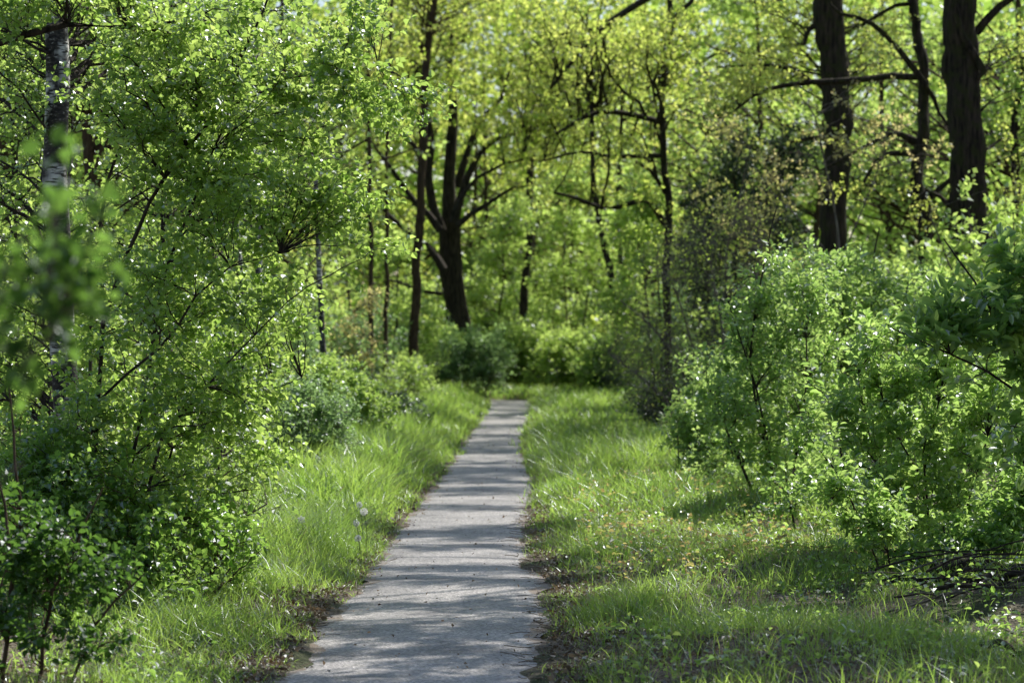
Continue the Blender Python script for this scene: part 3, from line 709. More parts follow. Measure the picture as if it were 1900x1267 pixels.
# shrubs between scrub and clearing, left
def shrub(name, label, px, gy_d, stems_px, blobs, nb, **kw):
    d = gy_d; gyp = CY + CAMH * F / d
    st = []
    for s in stems_px:
        pts = [(s[0], gyp)] + list(s[1:])
        P_ = pxs(pts, d); n = len(P_); P_[0][2] = float(gz(P_[0][0], P_[0][1])) - 0.02
        w = kw.get('w', 0.012)
        st.append((P_, [w * (1 - 0.7 * i / (n - 1)) for i in range(n)], 'stem'))
    kw.pop('w', None); kw.setdefault('shoots', int(nb * 0.22))
    return plant(name, label, kw.pop('cat', 'shrub'), st, pxblobs(blobs), nb=nb, stem_name='stem', crown='foliage', S=5, **kw)
shrub('elder_shrub', 'pale grey-green low shrub with small leaves at the left verge', 0, 30,
      [(560, (565, 820), (575, 740)), (600, (610, 830), (640, 770)), (530, (520, 800), (510, 740))],
      [(575, 780, 30, 75, 90, 0.8), (630, 800, 30.5, 45, 55, 0.5), (520, 820, 29.5, 60, 70, 0.7)], 110, leaf='leaf_blue', twigs=7, twigL=0.2, nl=8, leafL=0.036, bark='bark_grey', shoots=90, tshift=0.25)
shrub('elder_shrub', 'fresh green shrub rising behind the low grey-green one beside the bare birch', 0, 37,
      [(640, (640, 760), (625, 690)), (680, (690, 770), (700, 720)), (600, (600, 760), (590, 700))],
      [(630, 730, 37, 70, 60, 0.9), (690, 760, 37, 50, 45, 0.7), (580, 740, 37.5, 60, 60, 0.9)], 120, leaf='leaf_mid', twigs=7, twigL=0.24, nl=9, leafL=0.045, bark='bark_grey', shoots=90)
shrub('golden_sapling', 'small sapling with golden orange young leaves left of the far trunks', 0, 50,
      [(640, (640, 700), (645, 640), (655, 580)), (690, (690, 690), (680, 640))],
      [(650, 630, 50, 50, 45, 0.7), (690, 560, 50, 45, 25, 0.5), (665, 670, 50, 45, 20, 0.5)], 46, leaf='leaf_gold', twigs=5, twigL=0.35, nl=5, leafL=0.06, bark='bark_grey', full=False)
shrub('ivy_mound', 'dark green ivy mound arching over the grass left of the path', 0, 46,
      [(700, (715, 790), (750, 760), (790, 790)), (690, (700, 770), (720, 750))],
      [(735, 765, 46, 45, 14, 0.5), (775, 785, 45, 28, 12, 0.4), (700, 775, 46, 30, 18, 0.5)], 120, leaf='leaf_dark', twigs=6, twigL=0.16, nl=8, leafL=0.045, bark='bark_dark')
shrub('leafy_bush', 'bright green bush at the foot of the thick straight far trunk', 0, 62,
      [(760, (760, 720), (770, 690)), (720, (715, 720), (700, 690)), (800, (800, 720), (790, 690))],
      [(760, 705, 62, 45, 28, 1.0), (710, 715, 60, 40, 30, 0.9), (800, 725, 63, 25, 18, 0.7)], 110, leaf='leaf_mid', twigs=6, twigL=0.35, nl=8, leafL=0.06, bark='bark_dark', full=False, tshift=0.15)

shrub('dead_shrub', 'tangle of bare brown dead branches low in the left thicket', 0, 17.6,
      [(120, (150, 980), (60, 850)), (220, (260, 960), (330, 860)), (300, (350, 960), (440, 870)), (60, (40, 980), (10, 880)), (350, (420, 980), (500, 930))],
      [(100, 880, 17.6, 130, 80, 0.7), (300, 880, 17.6, 130, 70, 0.7), (430, 920, 17.6, 80, 50, 0.5), (200, 980, 16.4, 180, 60, 0.6)],
      120, leaf='leaf_mid', twigs=7, twigL=0.3, nl=3, leafL=0.04, bark='bark_thorn', w=0.016, sub=1, subL=0.35, bare=0.8, shoots=0)
# ================= CENTRE BACKGROUND
def straight(label, pxp, d, w, crownblobs, nb, **kw):
    pts = pxs(pxp, d); gyp = CY + CAMH * F / d; pts = [Q(pxp[0][0], gyp, d)] + pts; n = len(pts)
    rads = [wpx(w, d) * 1.15] + [wpx(w, d) * (1 - 0.4 * i / (n - 2)) for i in range(n - 1)]
    return plant('woodland_tree', label, 'tree', [(pts, rads)], pxblobs(crownblobs), nb=nb, bark=kw.pop('bark', 'bark_brown'), full=False, S=10, skel_from=0.5, **kw)
straight('thick straight brown trunk left of the big oak', [(768, 690), (770, 600), (772, 500), (780, 400), (785, 300), (787, 200), (800, 60), (808, -60), (812, -300)], 66, 19,
         [(790, 0, 66, 150, 90, 2.5)], 60, leaf='leaf_oak', twigs=6, twigL=0.7, nl=8, leafL=0.10, clump=4)
straight('thin upright trunk nearest the golden sapling', [(688, 690), (688, 560), (687, 430), (686, 300), (684, 150), (682, -60)], 60, 10,
         [(680, 100, 60, 90, 110, 1.5)], 36, leaf='leaf_oak', twigs=6, twigL=0.5, nl=8, leafL=0.09, clump=4)
straight('thin upright trunk between the golden sapling and the thick trunk', [(716, 680), (717, 560), (718, 450), (717, 330), (722, 180), (728, -40)], 63, 9,
         [(720, 110, 63, 90, 90, 1.5)], 30, leaf='leaf_oak', twigs=6, twigL=0.5, nl=8, leafL=0.09, clump=4)

# the big oak
D = 82.0
oak = [
 (pxs([(862, 736), (854, 640), (846, 585), (838, 520), (833, 460), (829, 405)], D), [wpx(v * 0.82, D) for v in (72, 56, 50, 47, 46, 52)]),
 (pxs([(830, 415), (834, 330), (838, 260), (840, 190), (834, 110), (846, 0), (850, -150)], D), [wpx(v * 0.82, D) for v in (34, 27, 24, 20, 15, 11, 6)], 'limb'),
 (pxs([(818, 430), (802, 380), (795, 330), (801, 270), (788, 190), (760, 90), (750, -40)], 81), [wpx(v * 0.82, D) for v in (26, 21, 19, 16, 12, 8, 4)], 'limb'),
 (pxs([(843, 410), (860, 350), (880, 300), (905, 268), (960, 248), (1040, 232), (1110, 200)], 81), [wpx(v * 0.82, D) for v in (22, 17, 14, 11, 8, 6, 3)], 'limb'),
 (pxs([(848, 420), (880, 392), (915, 372), (945, 350), (985, 345)], 80), [wpx(v * 0.82, D) for v in (15, 12, 9, 6, 3)], 'limb'),
 (pxs([(846, 350), (866, 290), (890, 230), (935, 170), (960, 80), (1000, 0)], 83), [wpx(v * 0.82, D) for v in (20, 15, 11, 8, 6, 3)], 'limb'),
 (pxs([(822, 500), (806, 475), (780, 445), (735, 412), (700, 372), (662, 335), (640, 300)], 81), [wpx(v * 0.82, D) for v in (20, 16, 14, 10, 8, 6, 3)], 'limb'),
 (pxs([(814, 425), (788, 392), (758, 365), (732, 325), (700, 285), (685, 262)], 80), [wpx(v * 0.82, D) for v in (18, 14, 12, 10, 7, 4)], 'limb'),
 (pxs([(822, 545), (790, 543), (760, 533), (735, 522), (690, 512)], 81), [wpx(v * 0.82, D) for v in (9, 8, 7, 5, 3)], 'limb'),
 (pxs([(795, 320), (770, 275), (742, 248), (728, 215), (700, 120)], 81), [wpx(v * 0.82, D) for v in (13, 10, 8, 6, 3)], 'limb'),
 (pxs([(845, 390), (875, 340), (910, 318), (950, 300), (1010, 296)], 79), [wpx(v * 0.82, D) for v in (12, 9, 7, 5, 3)], 'limb'),
]
plant('oak_tree', 'big dark oak with spreading fan of limbs at the centre of the wood', 'tree', oak,
      pxblobs([(860, 30, 80, 210, 110, 3.5), (1040, 140, 79, 160, 110, 3), (700, 120, 80, 150, 110, 3), (960, 260, 79, 110, 60, 2), (660, 300, 80, 50, 60, 1.5), (1120, 60, 79, 130, 110, 3)]),
      nb=150, bark='bark_dark', leaf='leaf_oak', twigs=5, twigL=0.8, nl=9, clump=3, leafL=0.11, ratio=0.75, full=False, S=10, stemrough=0.08, rfac=0.018, sub=3, subL=1.2, nj=0.9, tshift=-0.05, step=0.4)

# other dark trunks right of the oak
def dark_tree(label, pxp, d, w, blobs, nb, leaf='leaf_oak', limbs=(), **kw):
    pts = pxs(pxp, d); gyp = CY + CAMH * F / d; pts = [Q(pxp[0][0], gyp, d)] + pts; n = len(pts)
    rads = [wpx(w, d) * 1.2] + [wpx(w, d) * (1 - 0.45 * i / (n - 2)) for i in range(n - 1)]
    st = [(pts, rads)]
    for lp, w0, w1 in limbs:
        m = len(lp); st.append((pxs(lp, d), [wpx(w0 + (w1 - w0) * i / (m - 1), d) for i in range(m)], 'limb'))
    kw.setdefault('full', False)
    return plant('woodland_tree', label, 'tree', st, pxblobs(blobs), nb=nb, bark=kw.pop('bark', 'bark_dark'), leaf=leaf, S=9, stemrough=0.08, **kw)
dark_tree('short crooked dark trunk behind the bushes right of the big oak', [(968, 640), (970, 560), (977, 480), (985, 420), (980, 330), (1000, 200)], 92, 17,
          [(1000, 380, 92, 90, 60, 2), (1010, 180, 92, 130, 120, 3)], 60, twigs=6, twigL=0.8, nl=8, leafL=0.12, clump=4,
          limbs=[([(977, 480), (950, 430), (930, 380)], 8, 4), ([(982, 440), (1010, 400), (1040, 370)], 9, 4)])
dark_tree('slender dark trunk leaning left in the right half of the clearing', [(1150, 650), (1138, 540), (1124, 460), (1108, 390), (1100, 300), (1095, 120)], 76, 15,
          [(1100, 330, 76, 90, 70, 2), (1100, 130, 76, 130, 110, 3)], 55, twigs=6, twigL=0.7, nl=8, leafL=0.10, clump=4)
dark_tree('second slim trunk close behind the leaning one', [(1168, 650), (1158, 520), (1148, 430), (1150, 320), (1160, 100)], 80, 10,
          [(1170, 320, 80, 80, 90, 2), (1190, 100, 80, 110, 110, 3)], 50, twigs=6, twigL=0.7, nl=8, leafL=0.10, clump=4)
dark_tree('knotty dark trunk carrying long branches over the clearing from the right', [(1238, 640), (1236, 500), (1240, 400), (1232, 300), (1226, 200), (1240, 60), (1250, -100), (1262, -400)], 58, 15,
          [(1180, 100, 56, 130, 110, 2.4), (1060, 60, 55, 120, 100, 2), (1130, 240, 56, 110, 70, 1.8), (1290, 90, 57, 110, 130, 2), (1200, 340, 57, 110, 40, 1.5)], 84,
          twigs=5, twigL=0.5, nl=9, clump=3, leafL=0.085, sub=1, subL=0.7, nj=0.9, bark='bark_oak', up=-0.05,
          limbs=[([(1236, 420), (1290, 378), (1200, 376), (1130, 385), (1080, 372), (1030, 362)][0:1] + [(1200, 372), (1130, 384), (1080, 372), (1030, 360)], 13, 5),
                 ([(1228, 230), (1170, 212), (1110, 210), (1060, 232), (1030, 250)], 12, 4),
                 ([(1262, -40), (1190, 5), (1116, 55), (1061, 118), (1020, 165)], 15, 5),
                 ([(1116, 55), (1050, 62), (1000, 95)], 6, 2),
                 ([(1234, 290), (1150, 290), (1080, 284), (1000, 300)], 10, 3),
                 ([(1240, 60), (1265, 20), (1290, -10)], 12, 8), ([(1255, 30), (1232, 110), (1218, 165)], 7, 3),
                 ([(1236, 360), (1205, 320), (1180, 300)], 9, 5)])

# bushes that close the far end of the path
for (lab, px, d, rx, top, bot, leaf, nb, ts) in [
    ('blue-green elder bush glittering at the foot of the big oak', 868, 77, 80, 610, 728, 'leaf_blue', 150, 0.35),
    ('round bright bush straight behind the end of the path', 960, 84, 70, 590, 722, 'leaf_mid', 190, 0.15),
    ('fresh yellow-green bush right of the path end', 1050, 82, 62, 610, 718, 'leaf_mid', 170, 0.3),
    ('dim low bush between the thick trunk and the elder', 815, 78, 50, 600, 722, 'leaf_mid', 90, 0.1),
    ('dull olive bush deep right of the clearing', 1130, 76, 60, 610, 725, 'leaf_mid', 140, -0.1)]:
    gyp = CY + CAMH * F / d; cy = (top + bot) / 2; ry = (bot - top) / 2
    shrub('leafy_bush', lab, 0, d, [(px - rx * 0.4, (px - rx * 0.5, cy)), (px, (px + 3, cy)), (px + rx * 0.4, (px + rx * 0.5, cy + 5))],
          [(px, cy, d, rx * 0.9, ry, 1.4), (px, cy + ry * 0.5, d - 0.6, rx * 1.3, ry * 0.45, 1.4), (px + rx * 0.6, cy - ry * 0.3, d, rx * 0.5, ry * 0.5, 1)], nb, leaf=leaf, twigs=6, twigL=0.45, nl=9, leafL=0.085, full=False, bark='bark_grey', tshift=ts, w=0.03, nj=0.8, shoots=int(nb * 0.5))

for (lab, d, st_, bl_, nb_) in [
    ('sunlit lime sapling with big soft leaves right of the clearing', 87, [(1050, (1055, 600), (1045, 480), (1060, 380)), (1060, (1090, 560), (1120, 450))],
     [(1050, 420, 87, 70, 60, 1.4), (1110, 490, 87, 60, 50, 1.3), (1030, 520, 87, 50, 40, 1), (1060, 330, 87, 80, 40, 1.3)], 95),
    ('sunlit lime sapling half hidden by the thorn bush', 66, [(1215, (1205, 600), (1190, 480), (1180, 380)), (1230, (1225, 560), (1220, 440))],
     [(1180, 430, 66, 70, 70, 1.3), (1210, 350, 66, 60, 50, 1.2), (1150, 560, 66, 60, 40, 1.2)], 85),
    ('thin leafy sapling between the big oak and the crooked trunk', 88, [(930, (925, 600), (935, 500), (930, 430))],
     [(925, 470, 88, 50, 50, 1.2), (900, 560, 88, 45, 40, 1.2), (970, 400, 88, 60, 40, 1.3)], 60),
    ('leafy sapling filling the space left of the thick straight trunk', 70, [(650, (650, 600), (640, 480), (660, 400)), (730, (735, 600), (740, 500))],
     [(650, 450, 70, 60, 60, 1.3), (735, 470, 70, 40, 60, 1.2), (700, 600, 70, 60, 40, 1.3)], 75)]:
    shrub('lime_sapling', lab, 0, d, st_, bl_, nb_, leaf='leaf_mid', twigs=6, twigL=0.55, nl=7, leafL=0.13, full=False, bark='bark_dark', w=0.035, cat='sapling', nj=0.8, tshift=0.3)
# ================= RIGHT SIDE
D = 45.0
plant('oak_tree', 'thick mossy oak trunk with a hanging burl at the right of the photo', 'tree',
      [(pxs([(1830, 822), (1812, 640), (1808, 500), (1803, 400), (1798, 300), (1793, 200), (1789, 100), (1786, 0), (1784, -150), (1790, -500), (1800, -900)], D),
        [wpx(v, D) for v in (96, 78, 72, 68, 64, 62, 60, 58, 56, 46, 26)]),
       (pxs([(1772, 10), (1781, 55), (1800, 88), (1822, 118), (1826, 135), (1815, 146)], D - 0.25), [wpx(v, D) for v in (12, 14, 13, 13, 14, 6)], 'limb'),
       (pxs([(1775, 175), (1762, 90), (1748, 150), (1745, 190)][0:1] + [(1752, 130), (1768, 60), (1762, -60)], D), [wpx(v, D) for v in (16, 14, 12, 8)], 'limb'),
       (pxs([(1810, 60), (1850, 20), (1890, -10), (1960, -60)], D), [wpx(v, D) for v in (16, 13, 11, 7)], 'limb'),
       (pxs([(1786, -80), (1700, -160), (1560, -220), (1400, -260)], D), [wpx(v, D) for v in (30, 22, 15, 7)], 'limb'),
       (pxs([(1805, 410), (1760, 385), (1730, 350), (1690, 380)], D), [wpx(v, D) for v in (12, 9, 7, 3)], 'limb')],
      pxblobs([(1890, 120, 46, 70, 140, 1.4), (1890, 330, 46, 60, 110, 1.2), (1640, -640, 44, 420, 110, 0.9), (1850, -480, 44, 200, 180, 1.0), (1700, -420, 46, 330, 60, 0.7)]),
      nb=120, bark='bark_oak', leaf='leaf_oak', twigs=5, twigL=0.45, nl=8, clump=4, leafL=0.06, S=16, stemrough=0.07, sub=2, subL=0.6, nj=0.9, full=False)
D = 52.0
plant('oak_tree', 'dark oak trunk left of the two right-hand trunks with torn bark stubs', 'tree',
      [(pxs([(1540, 796), (1540, 640), (1542, 480), (1548, 350), (1553, 260), (1551, 170), (1542, 80), (1534, 0), (1528, -120), (1520, -500)], D),
        [wpx(v * 0.88, D) for v in (80, 60, 56, 54, 54, 56, 60, 62, 58, 30)]),
       (pxs([(1536, 30), (1500, 55), (1492, 85)], D), [wpx(v, D) for v in (16, 10, 5)], 'limb'),
       (pxs([(1532, -60), (1440, -130), (1300, -190)], D), [wpx(v, D) for v in (24, 15, 6)], 'limb'),
       (pxs([(1550, 262), (1510, 255), (1470, 262)], D), [wpx(v, D) for v in (12, 8, 4)], 'limb')],
      pxblobs([(1440, 60, 53, 70, 90, 1.2), (1450, -220, 51, 260, 70, 0.9), (1400, 120, 53, 60, 80, 1.2), (1630, 90, 54, 50, 110, 1.2), (1500, -360, 51, 280, 50, 0.7)]),
      nb=130, bark='bark_oak', leaf='leaf_oak', twigs=5, twigL=0.5, nl=8, clump=4, leafL=0.07, S=14, stemrough=0.08, sub=2, subL=0.6, nj=0.9, full=False)
D = 47.0
plant('crooked_oak', 'wavy mossy slender oak with level branches between the two thick trunks', 'tree',
      [(pxs([(1722, 810), (1716, 600), (1714, 430), (1708, 350), (1702, 290), (1711, 245), (1717, 180), (1712, 120), (1703, 70), (1695, 20), (1688, -60), (1675, -200), (1650, -400)], D),
        [wpx(v, D) for v in (34, 28, 25, 23, 23, 21, 20, 19, 18, 17, 15, 11, 6)]),
       (pxs([(1714, 143), (1660, 140), (1610, 150), (1550, 152), (1495, 150), (1450, 162), (1395, 186), (1335, 226)], D), [wpx(v, D) for v in (13, 13, 12, 12, 10, 8, 6, 3)], 'limb'),
       (pxs([(1500, 150), (1470, 132), (1420, 126), (1330, 130)], D), [wpx(v, D) for v in (9, 8, 6, 3)], 'limb'),
       (pxs([(1705, 265), (1670, 248), (1640, 252), (1600, 275), (1560, 300), (1520, 320)], D), [wpx(v, D) for v in (14, 10, 9, 7, 6, 3)], 'limb'),
       (pxs([(1702, 285), (1655, 284), (1625, 300), (1605, 335), (1592, 360)], D), [wpx(v, D) for v in (13, 9, 8, 6, 3)], 'limb'),
       (pxs([(1716, 160), (1680, 110), (1640, 60), (1600, 32), (1550, 20), (1535, -10)], D - 0.4), [wpx(v, D) for v in (12, 11, 9, 8, 6, 4)], 'limb'),
       (pxs([(1590, 52), (1620, 30), (1650, 12), (1692, 8)], D), [wpx(v, D) for v in (5, 6, 7, 8)], 'limb'),
       (pxs([(1717, 160), (1740, 190), (1755, 230), (1790, 250)], D), [wpx(v, D) for v in (10, 8, 6, 3)], 'limb'),
       (pxs([(1716, 370), (1760, 335), (1800, 300)], D), [wpx(v, D) for v in (12, 9, 4)], 'limb')],
      pxblobs([(1400, 140, 46.5, 120, 60, 1.0), (1600, 255, 46, 50, 40, 0.8), (1610, 340, 46, 50, 30, 0.6), (1700, 380, 46, 60, 40, 0.6), (1640, 60, 46.5, 50, 50, 0.8), (1350, 200, 46, 70, 60, 1.0)]),
      nb=85, bark='bark_oak', leaf='leaf_oak', twigs=5, twigL=0.42, nl=8, clump=4, leafL=0.055, S=12, stemrough=0.07, sub=1, subL=0.5, nj=0.9, full=False, tshift=0.15, wob=0.03, rfac=0.008)
dark_tree('twisted dark trunk half hidden right of the burl oak', [(1870, 620), (1862, 480), (1868, 420), (1885, 350), (1880, 250), (1900, 100)], 50, 24,
          [(1890, 200, 50, 80, 150, 1.5)], 70, twigs=6, twigL=0.5, nl=8, leafL=0.08, clump=4, leaf='leaf_mid')
D = 43.0
# golden-leaved sapling crowns in front of the oaks
plant('golden_oak_sapling', 'thin sapling with sparse golden-orange leaf tufts in front of the oak trunks', 'sapling',
      [(pxs([(1590, 826), (1570, 640), (1560, 480), (1540, 340), (1510, 230), (1470, 150)], 42), [0.03, 0.026, 0.02, 0.015, 0.01, 0.005]),
       (pxs([(1560, 480), (1610, 360), (1640, 290)], 42), [0.014, 0.01, 0.005], 'limb'),
       (pxs([(1560, 500), (1480, 400), (1420, 350)], 42), [0.014, 0.01, 0.005], 'limb')],
      pxblobs([(1545, 245, 42, 60, 30, 0.8), (1580, 280, 42, 80, 40, 1), (1660, 240, 42, 50, 30, 0.8), (1480, 330, 42, 80, 60, 1), (1620, 180, 42, 70, 50, 0.9), (1740, 260, 42, 40, 30, 0.6)]),
      nb=60, bark='bark_grey', leaf='leaf_gold', twigs=4, twigL=0.3, nl=6, clump=3, leafL=0.055, full=False, nj=0.9, stemrough=0)
plant('golden_oak_sapling', 'pale sapling with yellow tufts against the dark holly', 'sapling',
      [(pxs([(1340, 815), (1345, 640), (1350, 480), (1370, 360), (1390, 280)], 44), [0.03, 0.024, 0.018, 0.012, 0.006]),
       (pxs([(1348, 500), (1300, 400), (1280, 350)], 44), [0.012, 0.009, 0.004], 'limb')],
      pxblobs([(1300, 345, 44, 45, 30, 0.8), (1410, 300, 44, 60, 50, 1), (1380, 400, 44, 90, 50, 1), (1330, 230, 44, 60, 50, 1), (1430, 380, 44, 50, 40, 1), (1440, 480, 43, 70, 50, 1)]),
      nb=90, bark='bark_grey', leaf='leaf_gold', twigs=5, twigL=0.3, nl=6, clump=3, leafL=0.05, full=False, nj=0.9, stemrough=0, tshift=-0.3)

shrub('holly_tree', 'dark evergreen holly mass left of the oak trunks', 0, 57,
      [(1360, (1365, 500), (1360, 300)), (1400, (1410, 450), (1420, 300)), (1320, (1310, 500), (1310, 380))],
      [(1370, 290, 57, 55, 70, 1.4), (1330, 400, 57, 90, 80, 1.8), (1430, 430, 57, 90, 90, 1.8), (1290, 520, 57, 70, 90, 1.6), (1480, 300, 58, 60, 80, 1.6), (1400, 580, 56, 120, 80, 1.8)],
      400, leaf='leaf_dark', twigs=6, twigL=0.35, nl=8, leafL=0.075, full=False, bark='bark_dark', w=0.05, cat='tree', nj=0.9)
# twiggy brown thorn bush
shrub('thorn_shrub', 'bare brown twiggy thorn bush with sparse yellow buds right of the clearing', 0, 42,
      [(1290, (1270, 700), (1220, 620), (1150, 560)), (1310, (1300, 700), (1260, 560), (1220, 480)), (1330, (1340, 680), (1330, 540), (1300, 430)), (1280, (1240, 740), (1180, 690), (1130, 650)), (1350, (1370, 650), (1400, 520), (1420, 430))],
      [(1200, 600, 42, 70, 60, 1), (1240, 500, 42, 60, 60, 1), (1170, 660, 42, 55, 40, 0.8), (1310, 480, 42, 80, 80, 1), (1290, 640, 42, 90, 80, 1), (1390, 450, 42, 60, 60, 0.9), (1190, 730, 42, 50, 30, 0.7), (1230, 700, 42, 60, 50, 0.9)],
      215, leaf='leaf_oak', twigs=9, twigL=0.42, nl=2, leafL=0.042, full=False, bark='bark_thorn', w=0.03, sub=2, subL=0.5, bare=0.55, nj=0.9, tshift=-0.35)
shrub('leafy_bush', 'shaded deep green bush under the thorn bush', 0, 43,
      [(1230, (1230, 760), (1220, 700)), (1290, (1300, 740), (1300, 690))],
      [(1230, 745, 43, 60, 40, 0.9), (1300, 720, 43, 70, 60, 1), (1190, 720, 46, 40, 45, 0.9)], 170, leaf='leaf_dark', twigs=6, twigL=0.3, nl=8, leafL=0.05, full=False, bark='bark_dark')

# cherry scrub, several individuals
shrub('bird_cherry', 'upright bird cherry with a dark forked stem left of the right-hand bushes', 0, 25.3,
      [(1440, (1432, 900), (1425, 850), (1408, 760), (1400, 650), (1412, 560), (1430, 440), (1445, 380)),
       (1438, (1428, 860), (1400, 720), (1370, 600), (1350, 540)), (1470, (1475, 850), (1490, 700), (1500, 560)), (1400, (1370, 850), (1330, 760), (1310, 700))],
      [(1430, 530, 25.3, 60, 70, 0.8), (1400, 640, 25.3, 100, 90, 0.9), (1480, 560, 25.5, 90, 110, 0.9), (1340, 760, 25.3, 70, 70, 0.8), (1420, 800, 25.3, 100, 80, 0.9), (1500, 720, 25.5, 90, 110, 0.9), (1490, 510, 26, 60, 60, 0.8)],
      151, leaf='leaf_cherry', twigs=6, twigL=0.24, nl=8, leafL=0.056, ratio=0.5, bark='bark_dark', w=0.016, up=0.3)
shrub('bird_cherry', 'tall bushy cherry sapling behind the forked one reaching the oak trunks', 0, 30,
      [(1560, (1565, 700), (1560, 520), (1550, 420)), (1600, (1610, 650), (1620, 500), (1630, 420)), (1640, (1660, 650), (1690, 520))],
      [(1560, 530, 30, 80, 70, 1), (1620, 560, 30, 100, 90, 1), (1560, 640, 30, 100, 90, 1), (1690, 560, 30, 80, 80, 1), (1640, 720, 30, 120, 90, 1), (1740, 590, 30, 60, 60, 1)],
      151, leaf='leaf_cherry', twigs=6, twigL=0.28, nl=8, leafL=0.062, ratio=0.5, bark='bark_dark', w=0.02, up=0.3)
shrub('bird_cherry', 'open cherry bush with several slim stems rising in a fan above the brushwood', 0, 19.6,
      [(1733, (1728, 1000), (1716, 920), (1700, 870), (1679, 840), (1653, 790), (1640, 720), (1625, 640)),
       (1731, (1728, 950), (1722, 870), (1731, 800), (1742, 740), (1760, 650), (1770, 560)),
       (1700, (1690, 980), (1650, 890), (1580, 800), (1540, 740), (1490, 700)),
       (1760, (1790, 950), (1820, 850), (1850, 740), (1870, 620)), (1680, (1660, 960), (1640, 880), (1610, 780), (1590, 690))],
      [(1640, 660, 19.6, 80, 90, 0.7), (1570, 760, 19.6, 80, 80, 0.7), (1680, 780, 19.6, 90, 90, 0.7), (1770, 640, 19.6, 90, 100, 0.7), (1600, 890, 19.4, 80, 70, 0.6), (1700, 920, 19.5, 90, 80, 0.6), (1830, 760, 19.6, 90, 100, 0.7), (1790, 900, 19.5, 90, 90, 0.6), (1720, 1030, 19, 120, 35, 0.5), (1850, 1000, 19, 80, 60, 0.5)],
      165, leaf='leaf_cherry', twigs=6, twigL=0.18, nl=7, leafL=0.062, ratio=0.5, bark='bark_dark', w=0.010, up=0.3)
shrub('bird_cherry', 'large-leaved cherry leaning in from the right frame edge', 0, 15.2,
      [(2080, (2020, 900), (1930, 780), (1870, 710), (1800, 665), (1720, 625), (1660, 600)), (2060, (2000, 850), (1930, 720), (1880, 650), (1830, 560), (1780, 490), (1745, 440)), (2050, (2000, 800), (1940, 600), (1900, 480)), (1990, (1960, 1000), (1910, 880), (1880, 780))],
      [(1790, 530, 15.2, 50, 50, 0.4), (1865, 500, 15.2, 50, 50, 0.4), (1730, 600, 15.2, 60, 45, 0.35), (1850, 620, 15.2, 80, 70, 0.5), (1930, 560, 15.2, 70, 120, 0.5), (1900, 800, 15.2, 70, 110, 0.5), (1820, 700, 15.2, 50, 40, 0.3)],
      51, leaf='leaf_cherry', twigs=5, twigL=0.15, nl=7, leafL=0.085, ratio=0.42, bark='bark_dark', w=0.012, up=0.2, tshift=-0.15)
shrub('bird_cherry', 'small cherry sapling leaning left out of the fan of stems', 0, 18.0,
      [(1650, (1620, 1010), (1590, 930), (1540, 850), (1500, 790), (1475, 730)), (1660, (1640, 1000), (1600, 960), (1545, 920))],
      [(1560, 900, 18, 50, 40, 0.3), (1510, 800, 18, 45, 50, 0.3), (1590, 1000, 18, 55, 45, 0.35), (1640, 960, 18, 60, 60, 0.4)],
      52, leaf='leaf_cherry', twigs=5, twigL=0.13, nl=7, leafL=0.052, ratio=0.48, bark='bark_dark', w=0.007, up=0.3)
shrub('leafy_bush', 'sunlit bushy edge shrub where the right verge meets the cherries', 0, 31,
      [(1290, (1290, 800), (1280, 740)), (1320, (1330, 800), (1340, 740)), (1260, (1255, 840), (1250, 800))],
      [(1280, 780, 31, 50, 60, 0.7), (1330, 840, 30.5, 60, 60, 0.7), (1290, 880, 30, 50, 30, 0.5), (1340, 720, 31.5, 60, 50, 0.8), (1380, 900, 29, 60, 40, 0.6)],
      151, leaf='leaf_cherry', twigs=7, twigL=0.2, nl=8, leafL=0.048, ratio=0.6, bark='bark_grey', tshift=0.2)
shrub('leafy_bush', 'dense bush filling the ground behind the fan of cherry stems', 0, 23.5,
      [(1560, (1550, 900), (1540, 800)), (1650, (1660, 880), (1660, 780)), (1760, (1770, 880), (1780, 760)), (1850, (1860, 860), (1870, 700)), (1480, (1470, 920), (1460, 870))],
      [(1550, 880, 23.5, 100, 70, 0.8), (1680, 850, 23.5, 110, 110, 0.9), (1800, 820, 23.5, 110, 130, 0.9), (1880, 680, 24, 90, 140, 1), (1470, 910, 23.5, 60, 40, 0.6), (1750, 960, 22.5, 140, 60, 0.8), (1600, 970, 22.5, 120, 35, 0.6)],
      151, leaf='leaf_cherry', twigs=6, twigL=0.24, nl=8, leafL=0.055, ratio=0.55, bark='bark_dark', tshift=-0.05)

shrub('leafy_bush', 'loose bright bush linking the forked cherry with the thorn bush', 0, 35,
      [(1330, (1330, 800), (1320, 700)), (1400, (1410, 780), (1420, 660)), (1250, (1240, 820), (1230, 770))],
      [(1320, 700, 35, 70, 60, 0.9), (1400, 740, 35, 80, 80, 1), (1250, 790, 35, 40, 40, 0.7), (1340, 820, 34, 80, 50, 0.9), (1450, 640, 35, 70, 90, 1)],
      112, leaf='leaf_cherry', twigs=6, twigL=0.28, nl=8, leafL=0.055, ratio=0.55, full=False, bark='bark_grey', tshift=0.1)
shrub('leafy_bush', 'low leafy bush behind the brushwood at the right frame edge', 0, 18.6,
      [(1840, (1850, 1020), (1860, 950)), (1900, (1910, 1000), (1900, 900)), (1780, (1770, 1030), (1760, 980))],
      [(1860, 980, 18.6, 80, 60, 0.5), (1770, 1010, 18.6, 70, 35, 0.4), (1650, 1030, 18.8, 60, 25, 0.4), (1900, 900, 18.8, 60, 60, 0.5)],
      72, leaf='leaf_cherry', twigs=6, twigL=0.15, nl=7, leafL=0.05, ratio=0.58, bark='bark_dark', tshift=-0.2)

